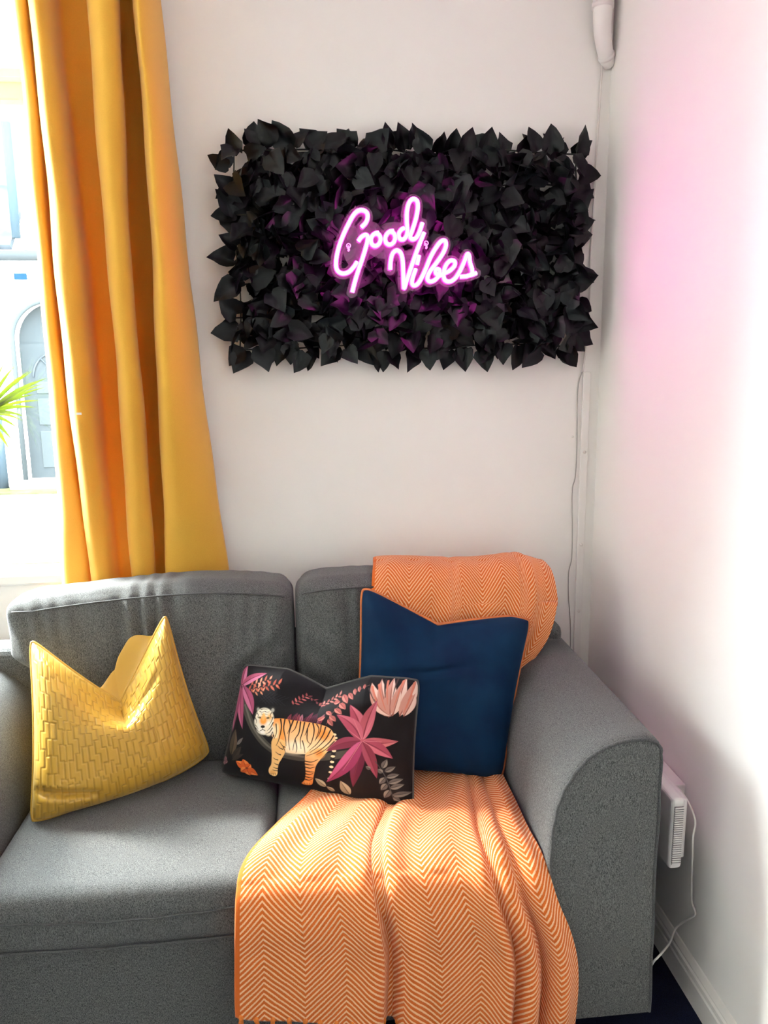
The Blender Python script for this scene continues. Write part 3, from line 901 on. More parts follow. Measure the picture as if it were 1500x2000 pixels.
# --- navy velvet cushion with orange piping
m, N, L, B = nmat('navy velvet')
tc = N.new('ShaderNodeTexCoord'); nz = N.new('ShaderNodeTexNoise'); nz.inputs['Scale'].default_value = 9; nz.inputs['Detail'].default_value = 3
L.new(tc.outputs['Object'], nz.inputs['Vector'])
rp = N.new('ShaderNodeValToRGB'); rp.color_ramp.elements[0].position = .3; rp.color_ramp.elements[1].position = .75
rp.color_ramp.elements[0].color = (.0015, .012, .042, 1); rp.color_ramp.elements[1].color = (.002, .026, .068, 1)
L.new(nz.outputs['Fac'], rp.inputs['Fac']); L.new(rp.outputs['Color'], B.inputs['Base Color'])
B.inputs['Roughness'].default_value = .8; B.inputs['Specular IOR Level'].default_value = .15
B.inputs['Sheen Weight'].default_value = .3; B.inputs['Sheen Roughness'].default_value = .35; B.inputs['Sheen Tint'].default_value = (.05, .22, .42, 1)
NAVY = m
ORPIPE = plain('burnt orange piping', (.50, .13, .03), .6, noise=.1, nscale=80)
def nfold(s, t):
    d = np.abs((t - .28) - .10 * np.sin(s * 3)); 
    f1 = -.012 * np.exp(-(d / .06) ** 2) * np.exp(-((s + .05) / .35) ** 2)
    f2 = .006 * np.sin((t * 1.0 + s * .5) * 9) * np.exp(-((s - .45) ** 2 + (t + .1) ** 2) / .25)
    return f1 + f2
V, F, nf, st, loop, nr = pillow([(.095, -.415, .466), (.497, -.515, .462), (.615, -.355, .862), (.130, -.350, .975)], .085, 130, 130,
                                chop=(-.08, .85, .23, .75, .0), pinch=.04, wr=.006, seed=9, back_T=.045, extra=nfold)
nc_ = empty('navy_cushion', (.30, -.46, .46))
tag(nc_, 'navy blue velvet cushion with orange piping leaning on the throw', 'cushion')
mesh('cushion_cover', V, F, NAVY, nc_)
tube('piping', loop[::2], .0045, ORPIPE, nc_, 8, True)

# --- printed tiger cushion: the print is painted into the cloth's own (s, t) frame
nu, nv = 480, 320
TC = [(-.274, -.395, .468), (.238, -.618, .447), (.267, -.545, .778), (-.199, -.365, .771)]
V, F, nf, st, loop, nr = pillow(TC, .054, nu, nv, chop=(.0, .48, .26, .7, .0), pinch=.03, wr=.005, seed=15, back_T=.05)
# design units: 1500 x 1179 drawing whose corners are the cushion's corners
cBL, cBR, cTR, cTL = np.array([[62., 880], [1398, 1108], [1430, 203], [188, 92]])
a = (st[:, 0] + 1) / 2; b = ((st[:, 1] + 1) / 2 - .085) / .93
D = cBL * ((1 - a) * (1 - b))[:, None] + cBR * (a * (1 - b))[:, None] + cTR * (a * b)[:, None] + cTL * ((1 - a) * b)[:, None]
dx_, dy_ = D[:, 0], D[:, 1]
def lin(c):
    c = np.array(c, float) / 255
    return np.where(c <= .04045, c / 12.92, ((c + .055) / 1.055) ** 2.4)
pr_ = np.tile(lin((17, 14, 18)), (nf, 1))
def pick(x0, y0, x1, y1, pad=6):
    return np.nonzero((dx_ > x0 - pad) & (dx_ < x1 + pad) & (dy_ > y0 - pad) & (dy_ < y1 + pad))[0]
def blend(I, al, c):
    al = np.clip(al, 0, 1)[:, None]
    pr_[I] = pr_[I] * (1 - al) + np.asarray(c) * al
def seg_d(I, p, q):
    p = np.array(p, float); q = np.array(q, float); e = q - p
    X_ = D[I] - p; t = np.clip((X_ @ e) / (e @ e + 1e-9), 0, 1)
    return np.linalg.norm(X_ - t[:, None] * e, axis=1), t
def stroke(P, w, c, w2=None, al=1.0):
    P = catmull(np.array(P, float), 5) if len(P) > 2 else np.array(P, float)
    w2 = w if w2 is None else w2
    I = pick(P[:, 0].min() - w, P[:, 1].min() - w, P[:, 0].max() + w, P[:, 1].max() + w)
    if len(I) == 0: return
    best = np.full(len(I), -1e9); n_ = len(P) - 1
    for k in range(n_):
        d, t = seg_d(I, P[k], P[k + 1])
        ww = (w + (w2 - w) * (k + t) / n_) / 2
        best = np.maximum(best, ww - d)
    blend(I, (best / 2.5 + .5) * al, lin(c))
def poly(P, c, c2=None, axis=1, soft=2.5):
    P = np.array(P, float)
    I = pick(P[:, 0].min(), P[:, 1].min(), P[:, 0].max(), P[:, 1].max())
    if len(I) == 0: return
    x, y = D[I, 0], D[I, 1]; ins = np.zeros(len(I), bool); dm = np.full(len(I), 1e9)
    for k in range(len(P)):
        p, q = P[k], P[(k + 1) % len(P)]
        cnd = ((p[1] > y) != (q[1] > y))
        xi = p[0] + (y - p[1]) * (q[0] - p[0]) / (q[1] - p[1] + 1e-12)
        ins ^= cnd & (x < xi)
        d, _ = seg_d(I, p, q); dm = np.minimum(dm, d)
    sd = np.where(ins, dm, -dm)
    if c2 is not None:
        u = (D[I, axis] - P[:, axis].min()) / (np.ptp(P[:, axis]) + 1e-9)
        cc = lin(c)[None] * (1 - u)[:, None] + lin(c2)[None] * u[:, None]
    else: cc = lin(c)
    al = np.clip(sd / soft + .5, 0, 1)[:, None]
    pr_[I] = pr_[I] * (1 - al) + cc * al
def spoly(P, c, c2=None, axis=1): poly(catmull(np.array(P, float), 4, True), c, c2, axis)
def leafp(p, q, w, c, c2=None, rib=None, bend=0.0):
    p = np.array(p, float); q = np.array(q, float); e = q - p; L_ = np.linalg.norm(e); nn = np.array([-e[1], e[0]]) / L_
    t = np.linspace(0, 1, 14); pw = np.sin(np.pi * t ** .8) ** .9 * w / 2
    mid = p + e * t[:, None] + nn * (bend * np.sin(np.pi * t))[:, None]
    pts_ = np.vstack([mid + nn * pw[:, None], (mid - nn * pw[:, None])[::-1][1:-1]])
    poly(pts_, c)
    if c2 is not None:
        pts_ = np.vstack([mid + nn * pw[:, None] * .95, (mid + nn * pw[:, None] * .15)[::-1][1:-1]])
        poly(pts_, c2)
    if rib is not None: stroke([mid[0], mid[5], mid[9], mid[-1]], w * .07 + 2.5, rib, 1.5)
def ell(cx_, cy_, rx, ry, c, rot=0, soft=.12):
    I = pick(cx_ - max(rx, ry), cy_ - max(rx, ry), cx_ + max(rx, ry), cy_ + max(rx, ry))
    X_ = D[I] - np.array([cx_, cy_]); cr, sr = math.cos(rot), math.sin(rot)
    u = (X_[:, 0] * cr + X_[:, 1] * sr) / rx; v = (-X_[:, 0] * sr + X_[:, 1] * cr) / ry
    blend(I, (1 - np.sqrt(u * u + v * v)) / soft, lin(c))
# trunk
stroke([(235, 385), (280, 480), (350, 590), (440, 690), (540, 750), (680, 775), (850, 765), (1010, 735)], 52, (66, 62, 54))
stroke([(245, 400), (330, 560), (450, 695), (560, 750), (700, 768)], 14, (98, 94, 84))
# faint lattice of dark foliage
for k in range(6):
    stroke([(340 + 32 * k, 300 + 8 * k), (420 + 28 * k, 385)], 6, (34, 33, 40), 3)
    stroke([(450 + 26 * k, 295 + 4 * k), (360 + 26 * k, 370)], 5, (32, 31, 37), 3)
# left mauve flower
PK, PKL, PKD = (150, 66, 98), (186, 104, 136), (98, 34, 58)
leafp((190, 262), (212, 104), 62, PK, PKL, PKD); leafp((185, 265), (392, 158), 58, (158, 72, 100), PKL, PKD, -14)
leafp((205, 255), (316, 466), 82, PK, PKL, PKD, -18); leafp((185, 265), (238, 580), 64, PK, (176, 92, 124), PKD, 10)
leafp((180, 262), (134, 616), 58, (142, 62, 94), PKL, PKD, 6); leafp((176, 262), (140, 470), 44, PK, None, PKD, 8)
# coral sprigs
rs = random.Random(3)
CO, COL_ = (168, 84, 66), (196, 128, 104)
def sprig(p, q, n, ln, w, cols):
    p = np.array(p, float); q = np.array(q, float); e = (q - p); e /= np.linalg.norm(e); nn = np.array([-e[1], e[0]])
    stroke([p, q], 3, (110, 60, 50), 2)
    for k in range(n):
        b_ = p + (q - p) * (k + .3) / n; s_ = 1 if k % 2 else -1
        leafp(b_, b_ + e * ln * .55 + nn * s_ * ln * rs.uniform(.6, 1), w, rs.choice(cols))
sprig((262, 285), (515, 228), 13, 46, 16, [CO, COL_, (150, 66, 52)])
sprig((280, 250), (440, 195), 9, 36, 14, [CO, COL_])
sprig((300, 300), (400, 285), 5, 34, 12, [CO, (190, 120, 90)])
sprig((610, 368), (700, 262), 9, 34, 12, [(150, 70, 72), (178, 92, 92)])
sprig((700, 265), (830, 330), 7, 30, 11, [(110, 52, 60), (140, 70, 78)])
sprig((780, 330), (930, 252), 11, 36, 14, [(150, 84, 80), (176, 110, 102)])
# dark red foliage behind the back
for k in range(13):
    x0 = 575 + k * 19
    leafp((x0, 520), (x0 + rs.uniform(10, 60), 420 + rs.uniform(-15, 40)), 24, rs.choice([(96, 36, 54), (120, 48, 62), (66, 26, 44), (140, 84, 96)]), None, (50, 20, 32))
# coral leaf branch
stroke([(1120, 238), (1010, 280), (930, 350), (880, 430), (850, 520)], 4, (96, 62, 60))
for (p, q, w) in [((945, 262), (985, 345), 40), ((985, 262), (1022, 322), 30), ((885, 318), (930, 318), 40), ((930, 332), (975, 395), 42), ((900, 375), (950, 435), 40), ((845, 395), (880, 440), 34),
                  ((870, 440), (912, 495), 38), ((860, 475), (893, 535), 34), ((790, 485), (838, 447), 36), ((1050, 232), (1062, 275), 22), ((1085, 228), (1092, 262), 18), ((1020, 240), (1034, 290), 24)]:
    leafp(p, q, w, (152, 80, 76), (178, 108, 100), (110, 54, 54))
# peach flower, top right
PE, PEL, PED = (190, 134, 120), (216, 184, 172), (138, 80, 70)
for (p, q, w, b_) in [((1262, 470), (1130, 225), 84, -10), ((1275, 465), (1185, 205), 80, -6), ((1270, 462), (1262, 200), 84, 0), ((1285, 462), (1345, 198), 84, 6), ((1330, 470), (1425, 205), 80, 6),
                      ((1355, 475), (1412, 320), 66, 4), ((1165, 340), (1275, 468), 62, 12), ((1290, 455), (1322, 290), 50, 0)]:
    leafp(p, q, w, PE, PEL, PED, b_)
for (p, q) in [((1140, 250), (1200, 400)), ((1230, 220), (1250, 380)), ((1180, 240), (1240, 420)), ((1330, 225), (1290, 400)), ((1405, 240), (1370, 420)), ((1390, 330), (1350, 460))]:
    stroke([p, q], 16, (196, 112, 92), 4, .8)
stroke([(1215, 215), (1232, 330)], 18, (40, 34, 38), 4, .8); stroke([(1290, 212), (1278, 330)], 14, (70, 50, 50), 3, .7); stroke([(1120, 260), (1185, 390)], 10, (60, 48, 50), 3, .7)
# tail
TL_ = [(905, 600), (918, 650), (905, 720), (895, 800), (885, 880), (868, 985)]
stroke(TL_, 28, (26, 22, 22))
tp = catmull(np.array(TL_, float), 6)
for k in range(0, len(tp) - 1, 3): ell(tp[k][0], tp[k][1], 15, 9, (222, 200, 160), .1)
# tiger body
OR, ORD, CR = (216, 136, 62), (196, 106, 38), (232, 208, 170)
spoly([(470, 505), (520, 488), (620, 498), (720, 506), (800, 520), (865, 548), (900, 592), (912, 640), (890, 692), (850, 722), (800, 752), (720, 748), (640, 746), (570, 738), (520, 712), (488, 655), (472, 590)], OR, (232, 206, 164))
ell(640, 700, 110, 62, (236, 218, 186), 0, .6); ell(545, 610, 36, 95, (222, 144, 66), -.15, .6); ell(505, 590, 26, 80, (232, 206, 160), 0, .6)
ell(830, 600, 70, 60, (218, 136, 60), .4, .6)
spoly([(482, 640), (568, 655), (572, 735), (548, 790), (526, 832), (516, 880), (512, 915), (494, 936), (462, 926), (450, 900), (456, 868), (472, 835), (478, 760)], (226, 176, 110), (232, 190, 126))
spoly([(722, 735), (800, 702), (888, 690), (846, 745), (792, 822), (776, 880), (764, 930), (754, 982), (734, 998), (694, 998), (678, 984), (704, 950), (714, 880), (712, 800)], (228, 186, 128), (206, 112, 36))
ell(808, 740, 46, 46, (214, 136, 62), .6, .7)
ell(480, 905, 26, 24, (222, 164, 92), 0, .4); ell(716, 978, 30, 20, (226, 150, 80), 0, .4)
BK = (22, 17, 16)
for P_, w in [([(530, 495), (540, 560), (528, 640), (510, 690)], 11), ([(560, 495), (556, 560), (575, 640), (580, 690)], 11), ([(590, 500), (600, 545), (585, 600)], 10), ([(620, 500), (600, 570), (596, 640), (606, 720)], 11),
              ([(650, 506), (636, 560), (612, 590)], 10), ([(672, 508), (664, 590), (640, 640), (628, 720)], 11), ([(700, 512), (690, 580), (676, 640), (684, 710)], 11), ([(735, 515), (716, 580), (706, 610)], 9), ([(722, 560), (722, 640), (742, 672)], 10),
              ([(758, 515), (768, 580), (752, 660), (728, 700)], 11), ([(785, 522), (800, 570), (776, 650)], 10), ([(815, 530), (806, 590), (780, 640)], 9), ([(845, 545), (830, 600), (790, 670), (740, 720)], 11), ([(878, 570), (850, 630), (800, 690), (745, 735)], 10),
              ([(900, 610), (870, 660), (800, 725), (722, 762)], 10), ([(905, 650), (850, 710), (790, 750)], 8), ([(640, 640), (655, 700), (650, 738)], 8), ([(690, 650), (705, 700), (712, 740)], 8), ([(560, 700), (575, 735)], 7),
              ([(500, 530), (508, 590), (492, 640)], 9), ([(480, 580), (486, 620), (470, 650)], 8)]:
    stroke(P_, w, BK, 3.5)
for (x0, x1, y0, dy) in [(535, 572, 660, 40), (520, 556, 690, 26), (505, 540, 738, 22), (486, 520, 785, 16), (492, 520, 826, 14), (484, 515, 862, 8), (480, 512, 884, 6)]:
    stroke([(x1, y0 + dy), ((x0 + x1) / 2, y0 + dy * .7), (x0, y0)], 8, BK, 3)
for (x0, x1, y0, dy) in [(712, 800, 800, -14), (712, 770, 822, 6), (714, 778, 848, -4), (712, 772, 878, 6), (712, 765, 902, -6), (710, 760, 926, 8), (708, 758, 948, -6)]:
    stroke([(x0, y0), ((x0 + x1) / 2, y0 + 6), (x1, y0 + dy)], 9, BK, 4)
for x in (465, 480, 496): stroke([(x, 912), (x + 3, 930)], 4, (80, 50, 30), 2)
for x in (700, 716, 732): stroke([(x, 980), (x, 995)], 4, (90, 50, 20), 2)
# head
for (x, y) in ((354, 424), (468, 426)):
    ell(x, y, 25, 28, (40, 36, 34), 0, .2); ell(x + (4 if x < 400 else 2), y + 2, 14, 18, (150, 146, 136), 0, .4)
ell(408, 500, 78, 92, (226, 216, 196), 0, .12); ell(418, 560, 66, 56, (228, 222, 208), 0, .2); ell(455, 575, 44, 50, (224, 210, 184), 0, .3)
ell(450, 480, 30, 45, (222, 170, 100), 0, .8)
ell(405, 505, 38, 46, (226, 146, 60), 0, .5); ell(404, 478, 17, 36, (226, 170, 96), 0, .5)
for P_, w in [([(372, 440), (388, 446), (404, 440)], 5), ([(410, 438), (428, 444), (446, 440)], 5), ([(380, 426), (405, 422), (430, 426)], 5), ([(385, 458), (398, 462)], 4), ([(415, 458), (432, 460)], 4), ([(350, 452), (362, 470), (356, 488)], 6), ([(340, 490), (352, 512), (350, 530)], 6),
              ([(462, 446), (454, 468), (464, 486)], 6), ([(474, 480), (466, 510), (450, 540)], 7), ([(478, 520), (462, 556), (440, 580)], 8), ([(476, 560), (458, 590), (430, 606)], 7), ([(480, 590), (468, 615), (445, 632)], 7), ([(490, 615), (478, 640), (462, 655)], 7),
              ([(346, 540), (362, 556), (372, 572)], 5), ([(352, 562), (372, 584), (392, 596)], 5), ([(332, 500), (340, 470), (352, 450)], 8), ([(330, 470), (338, 450)], 6)]:
    stroke(P_, w, (26, 22, 22), 2.5)
for x in (374, 438):
    ell(x, 487, 14, 8, (24, 20, 18), .1 if x < 400 else -.1, .3); ell(x, 487, 5, 4, (150, 130, 60), 0, .4)
ell(405, 552, 19, 12, (28, 20, 20), 0, .3); stroke([(405, 560), (405, 572), (388, 582)], 4.5, (40, 30, 28)); stroke([(405, 572), (424, 580)], 4.5, (40, 30, 28))
ell(405, 592, 22, 9, (236, 232, 224), 0, .4)
# big pink flower
PA, PB, PC = (150, 62, 82), (182, 96, 112), (108, 36, 54)
for (q, w, c1, c2, b_) in [((1030, 990), 92, (92, 26, 50), (104, 34, 60), 0), ((1005, 362), 98, PA, PB, 14), ((1185, 345), 88, (160, 76, 88), PB, -12), ((915, 435), 96, PA, (172, 88, 104), 22), ((852, 722), 82, (112, 40, 62), (130, 52, 74), 20),
                           ((1325, 655), 74, (168, 84, 92), (190, 108, 112), 12), ((1292, 775), 86, PA, PB, -12), ((853, 962), 104, (136, 46, 82), (168, 74, 110), -20), ((1190, 918), 76, (120, 46, 64), (140, 62, 80), -10)]:
    leafp((1092, 642), q, w, c1, c2, PC, b_)
for q in ((1030, 480), (1165, 470), (990, 560), (970, 860), (1220, 650), (1200, 715)): stroke([(1092, 642), q], 5, (200, 122, 130), 1.5, .8)
ell(1092, 640, 16, 14, (160, 76, 90), 0, .5)
# grey leaf branch
GR, GRL = (92, 88, 84), (126, 120, 112)
stroke([(1180, 790), (1230, 880), (1262, 960), (1290, 1095)], 6, (70, 68, 70))
for (p, q, w) in [((1225, 845), (1255, 780), 40), ((1240, 870), (1308, 838), 38), ((1250, 912), (1330, 898), 36), ((1262, 955), (1352, 935), 38), ((1270, 995), (1358, 975), 40), ((1280, 1050), (1400, 1042), 42), ((1225, 880), (1195, 850), 32),
                  ((1240, 915), (1205, 960), 40), ((1252, 960), (1212, 1010), 42), ((1268, 1010), (1228, 1072), 46), ((1150, 850), (1118, 828), 26), ((1285, 1065), (1330, 1100), 34)]:
    leafp(p, q, w, GR, GRL, (60, 58, 58))
# lower left leaves, orange bloom, bud, pale leaves at the hem
leafp((150, 790), (170, 588), 74, (74, 62, 50), (92, 76, 60), (48, 40, 34)); leafp((196, 705), (248, 645), 26, (110, 104, 98)); leafp((165, 815), (235, 715), 54, (48, 42, 36), (60, 52, 44)); leafp((160, 830), (260, 770), 30, (54, 46, 40))
OB, OB2 = (206, 88, 32), (226, 122, 60)
for (q, w) in (((196, 832), 60), ((255, 812), 66), ((318, 850), 56), ((362, 942), 62), ((300, 950), 60), ((232, 922), 54)): leafp((282, 884), q, w, OB, OB2, (160, 60, 20))
ell(285, 884, 14, 12, (120, 50, 30), 0, .5)
for (q, w) in (((100, 815), 40), ((120, 850), 40), ((90, 880), 36)): leafp((80, 850), q, w, (120, 76, 84), (150, 108, 112), (80, 44, 54))
for (p, q, w) in (((846, 1002), (776, 936), 46), ((1000, 1062), (948, 945), 66), ((900, 1040), (850, 1000), 34)): leafp(p, q, w, (150, 140, 116), (176, 166, 140), (90, 84, 66))
colr = np.tile(lin((17, 14, 18)), (len(V), 1)); colr[:nf] = pr_
m, N, L, B = nmat('printed velvet')
at = N.new('ShaderNodeAttribute'); at.attribute_name = 'print'
L.new(at.outputs['Color'], B.inputs['Base Color'])
B.inputs['Roughness'].default_value = .75; B.inputs['Specular IOR Level'].default_value = .2; B.inputs['Sheen Weight'].default_value = .06
PRINT = m
tgc = empty('tiger_cushion', (0, -.5, .455))
tag(tgc, 'small black oblong cushion printed with a tiger and pink flowers', 'cushion')
mesh('cushion_cover', V, F, PRINT, tgc, col=colr)
tube('piping', loop[::3], .0032, plain('grey black piping', (.05, .048, .046), .6, noise=.1, nscale=80), tgc, 8, True)

# ------------------------------------------------------------------ herringbone throw
m, N, L, B = nmat('orange herringbone weave')
uvn = N.new('ShaderNodeUVMap'); uvn.uv_map = 'UVMap'
sx = N.new('ShaderNodeSeparateXYZ'); L.new(uvn.outputs['UV'], sx.inputs[0])
def mth(op, a, b=None, c=None):
    n_ = N.new('ShaderNodeMath'); n_.operation = op
    for i, v in enumerate((a, b, c)):
        if v is None: continue
        if isinstance(v, (int, float)): n_.inputs[i].default_value = v
        else: L.new(v, n_.inputs[i])
    return n_.outputs[0]
wz = N.new('ShaderNodeTexNoise'); wz.inputs['Scale'].default_value = 14; L.new(uvn.outputs['UV'], wz.inputs['Vector'])
wv = mth('MULTIPLY', mth('SUBTRACT', wz.outputs['Fac'], .5), .008)
tri = mth('PINGPONG', mth('ADD', sx.outputs['X'], .118), .090)
ph = mth('DIVIDE', mth('ADD', mth('ADD', sx.outputs['Y'], mth('MULTIPLY', tri, -.95)), wv), .0128)
fr = mth('FRACT', ph)
st1 = mth('ABSOLUTE', mth('SUBTRACT', fr, .5))          # 0 mid stripe .. .5
# weave stitches nibble the stripe edges
fz = N.new('ShaderNodeTexNoise'); fz.inputs['Scale'].default_value = 420; fz.inputs['Detail'].default_value = 1; L.new(uvn.outputs['UV'], fz.inputs['Vector'])
st2 = mth('ADD', st1, mth('MULTIPLY', mth('SUBTRACT', fz.outputs['Fac'], .5), .28))
mr = N.new('ShaderNodeMapRange'); mr.interpolation_type = 'SMOOTHSTEP'
L.new(st2, mr.inputs['Value']); mr.inputs['From Min'].default_value = .14; mr.inputs['From Max'].default_value = .25
hem = N.new('ShaderNodeMath'); hem.operation = 'GREATER_THAN'; L.new(sx.outputs['X'], hem.inputs[0]); hem.inputs[1].default_value = .011
inv = mth('SUBTRACT', 1.0, mr.outputs['Result'])
fac = mth('MULTIPLY', inv, hem.outputs[0])
mc = N.new('ShaderNodeMix'); mc.data_type = 'RGBA'
mc.inputs['A'].default_value = (.56, .115, .014, 1); mc.inputs['B'].default_value = (.78, .45, .26, 1)
L.new(fac, mc.inputs['Factor']); L.new(mc.outputs['Result'], B.inputs['Base Color'])
bp = N.new('ShaderNodeBump'); bp.inputs['Strength'].default_value = .5; bp.inputs['Distance'].default_value = .0015
L.new(mth('ADD', fac, mth('MULTIPLY', fz.outputs['Fac'], .8)), bp.inputs['Height']); L.new(bp.outputs['Normal'], B.inputs['Normal'])
B.inputs['Roughness'].default_value = .95; B.inputs['Specular IOR Level'].default_value = .1; B.inputs['Sheen Weight'].default_value = .15
THROW = m
ORYARN = plain('orange yarn', (.60, .17, .035), .95, noise=.2, nscale=200, spec=.1)

# path: (y, z, x_left, x_right, fold amplitude)
path = np.array([
 (-.118, .80, .20, .66, .000), (-.112, .90, .19, .675, .001), (-.122, .965, .185, .685, .002), (-.160, 1.004, .182, .692, .003), (-.215, 1.008, .178, .697, .004), (-.262, .998, .172, .700, .005), (-.300, .962, .166, .702, .006),
 (-.325, .90, .160, .700, .006), (-.340, .80, .15, .670, .006), (-.345, .70, .14, .600, .006), (-.338, .58, .12, .53, .006), (-.335, .49, .09, .498, .005), (-.365, .472, .06, .497, .006), (-.44, .470, .02, .497, .008), (-.55, .470, -.036, .498, .010), (-.66, .474, -.105, .499, .012),
 (-.76, .473, -.160, .500, .013), (-.832, .464, -.182, .506, .014), (-.880, .430, -.188, .514, .016), (-.898, .375, -.190, .530, .020), (-.905, .31, -.192, .556, .024), (-.906, .24, -.194, .574, .028), (-.910, .17, -.196, .578, .030), (-.914, .10, -.198, .574, .032), (-.917, .055, -.198, .570, .032)])
pth = catmull(path, 10)
nvv = len(pth)
arc = np.concatenate([[0], np.cumsum(np.hypot(np.diff(pth[:, 0]), np.diff(pth[:, 1])))])
tang = np.gradient(pth[:, :2], axis=0); tang /= np.linalg.norm(tang, axis=1)[:, None]
nrm = np.column_stack([tang[:, 1], -tang[:, 0]])  # outward: away from the sofa
nrm = np.column_stack([-tang[:, 1] * -1, -tang[:, 0]])
# make sure normals point out (up on the seat, forward on the front, forward on the back cushion)
for i in range(nvv):
    oy, oz = (-1, .3) if (pth[i, 1] < .44 or (pth[i, 0] < -.29 and pth[i, 1] > .50)) else (0, 1)
    if pth[i, 0] > -.15: oy, oz = (1, 0.2)
    if nrm[i, 0] * oy + nrm[i, 1] * oz < 0: nrm[i] = -nrm[i]
nuu = 260
u = np.linspace(0, 1, nuu)
def folds(u):
    f = .25 * np.sin(u * 9.0 + .4) + .12 * np.sin(u * 23 + 1)
    f = f + .75 * np.exp(-((u - .395) / .05) ** 2) - 1.15 * np.exp(-((u - .445) / .022) ** 2) + .8 * np.exp(-((u - .50) / .04) ** 2)
    f = f - .9 * np.exp(-((u - .815) / .016) ** 2) + .5 * np.exp(-((u - .78) / .03) ** 2) + .55 * np.exp(-((u - .855) / .025) ** 2) - .9 * np.exp(-((u - .895) / .014) ** 2) + 1.0 * np.exp(-((u - .95) / .035) ** 2)
    return f
fo = folds(u)
du = np.concatenate([[0], np.cumsum(np.hypot(np.diff(u) * .77, np.diff(fo) * .030))])   # true cloth width across
V = np.zeros((nvv, nuu, 3)); UV = np.zeros((nvv, nuu, 2))
atot = arc[-1]
i_front = np.searchsorted(-pth[:, 0], .86)
for i in range(nvv):
    y, z, xl, xr, am = pth[i]
    k = sstep(arc[np.argmin(np.abs(pth[:, 0] + .80))], atot, np.array([arc[i]]))[0]
    # the hem hangs lower towards the right
    drop = k * (.118 - .150 * u + .03 * u * u)
    off = am * fo * (.55 if z > .5 else 1.0)
    off = np.maximum(off, -np.interp(z, [.30, .42], [.028, .004]))
    if z > .44 and y > -.86: off = off + .004 * np.sin(u * 31 + arc[i] * 14) * (am > .004)
    V[i, :, 0] = xl + (xr - xl) * u
    V[i, :, 1] = y + nrm[i, 0] * off
    V[i, :, 2] = z + nrm[i, 1] * off + drop
    if z > .9: V[i, :, 2] += .006 * np.sin(u * 7 + 1) - .028 * sstep(.82, 1.0, u)
    # rounded left lip and bunching against the arm
    V[i, :, 1] += (nrm[i, 0] * -.004) * np.exp(-u / .01)
    V[i, :, 2] += (nrm[i, 1] * -.004) * np.exp(-u / .01)
    UV[i, :, 0] = du; UV[i, :, 1] = arc[i] - drop
# keep the hanging part in front of the sofa base and arm
hang = V[:, :, 2] < .40
V[:, :, 1] = np.where(hang & (np.arange(nvv)[:, None] > nvv * .6), np.minimum(V[:, :, 1], np.where(V[:, :, 0] > .49, -.8935, -.878)), V[:, :, 1])
throw = empty('throw_blanket', (.2, -.6, .45))
tag(throw, 'orange and cream herringbone throw draped over the sofa back and seat', 'throw')
cl = mesh('throw_cloth', V.reshape(-1, 3), gridF(nvv, nuu), THROW, throw, uv=UV.reshape(-1, 2))
sl = cl.modifiers.new('cloth thickness', 'SOLIDIFY'); sl.thickness = .003; sl.offset = 1
last = V[-1]
rt = random.Random(8)
for k in range(22):
    j = int((k + .35) / 22 * (nuu - 1)); p = last[j]
    P = []; 
    ln = min(.06, p[2] - .006)
    sway = rt.uniform(-.006, .006)
    P = np.array([p + np.array([0, .001, .010]), p + np.array([0, 0, 0]), p + np.array([sway * .3, -.001, -.012]), p + np.array([sway * .7, 0, -.6 * ln]), p + np.array([sway, .001, -ln])])
    tube('tassel', catmull(P, 3), np.interp(np.linspace(0, 1, 13), [0, .2, .35, .5, 1], [.004, .0075, .0045, .006, .0075]), ORYARN, throw, 7)

# ------------------------------------------------------------------ palm on the window sill
PALM = plain('yellow green palm leaf', (.055, .080, .006), .5, noise=.35, nscale=14)
pn, pl_, pb_ = PALM.node_tree.nodes, PALM.node_tree.links, PALM.node_tree.nodes['Principled BSDF']
tl = pn.new('ShaderNodeBsdfTranslucent'); tl.inputs[0].default_value = (.060, .085, .006, 1)
mx = pn.new('ShaderNodeMixShader'); mx.inputs[0].default_value = .4
pl_.new(pb_.outputs[0], mx.inputs[1]); pl_.new(tl.outputs[0], mx.inputs[2]); pl_.new(mx.outputs[0], pn['Material Output'].inputs[0])
palm = empty('potted_palm', (-1.10, .045, WZ0 + .002))
tag(palm, 'spiky yellow-green palm on the window sill at the left edge', 'plant')
pot_prof = [(0, 0), (.045, 0), (.050, .01), (.060, .11), (.064, .115), (.064, .13), (.056, .13), (.054, .11), (0, .105)]
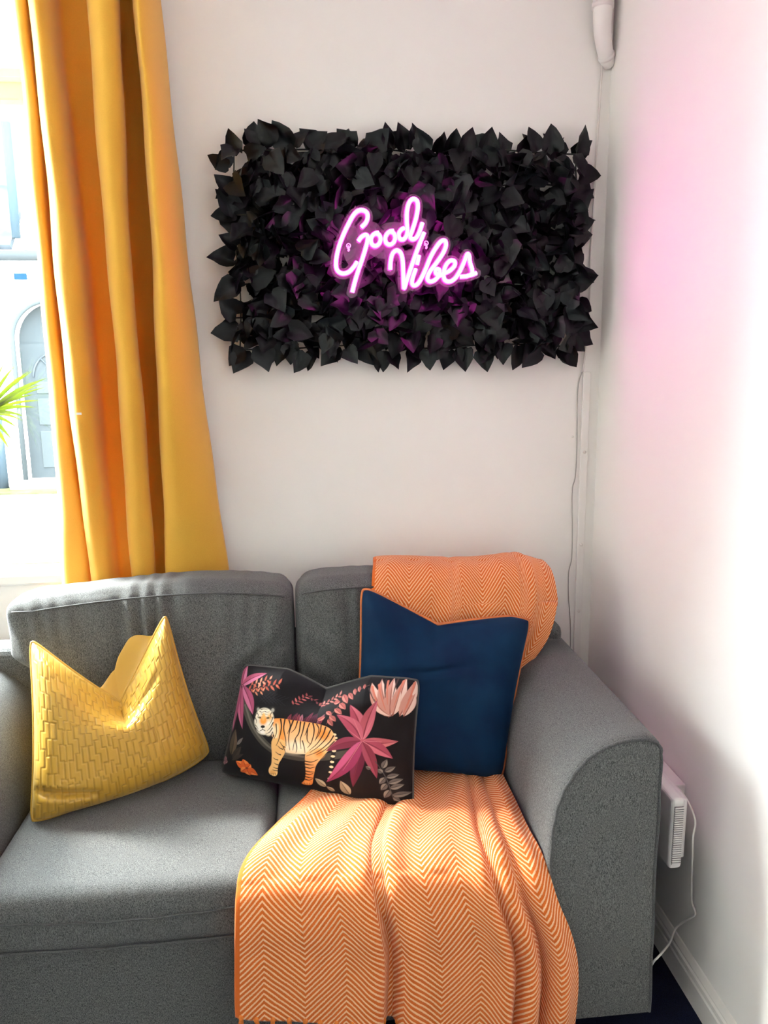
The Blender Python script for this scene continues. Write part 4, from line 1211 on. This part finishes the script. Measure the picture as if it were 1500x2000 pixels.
ang = np.linspace(0, 2 * np.pi, 24, endpoint=False)
V = [(-1.10 + r_ * math.cos(t), .045 + r_ * math.sin(t), WZ0 + .0025 + z_) for t in ang for (r_, z_) in pot_prof]
mesh('pot', V, gridF(24, len(pot_prof), False, True), plain('white glazed pot', (.75, .74, .72), .3), palm)
HUB = np.array([-.965, .015, 1.445])
tube('stem', catmull(np.array([(-1.10, .045, 1.06), (-1.085, .042, 1.2), (-1.03, .03, 1.34), tuple(HUB)]), 6), .008, plain('palm stem', (.2, .22, .06), .7, noise=.2), palm, 8)
def blade(tip, w, sag):
    tip = np.array(tip, float); e = tip - HUB; n_ = 9; Vb = []
    side = np.cross(e, np.array([0, -1., .25])); side /= np.linalg.norm(side)
    up = np.cross(side, e); up /= np.linalg.norm(up)
    for t in np.linspace(0, 1, n_):
        c = HUB + e * t + np.array([0, 0, sag * math.sin(math.pi * t) ]) 
        ww = w * (math.sin(math.pi * (t * .82 + .14)) ** .8) * (1 - t ** 6)
        Vb += [c - side * ww, c + up * ww * -.45, c + side * ww]
    return mesh('palm_leaf', np.array(Vb), gridF(n_, 3), PALM, palm)
for (a, b, d, w) in [(-.845, 1.59, -.03, .006), (-.825, 1.575, .03, .006), (-.805, 1.575, .0, .005), (-.758, 1.552, -.035, .008), (-.79, 1.535, .03, .005), (-.775, 1.525, .0, .005), (-.80, 1.505, -.02, .006), (-.805, 1.485, .04, .005), (-.81, 1.465, .01, .006),
                     (-.83, 1.44, -.03, .006), (-.855, 1.425, .02, .005), (-.86, 1.40, .0, .005), (-.875, 1.365, -.02, .006), (-.90, 1.33, .02, .006), (-.87, 1.60, -.04, .006), (-.90, 1.62, .03, .006), (-.95, 1.65, .0, .007),
                     (-1.0, 1.64, -.03, .007), (-1.06, 1.6, .02, .007), (-1.12, 1.55, -.02, .008), (-1.14, 1.48, .03, .007), (-1.12, 1.4, .0, .007), (-1.06, 1.34, -.03, .007), (-.93, 1.30, -.02, .006)]:
    blade((a, d + .0, b), w, .012)
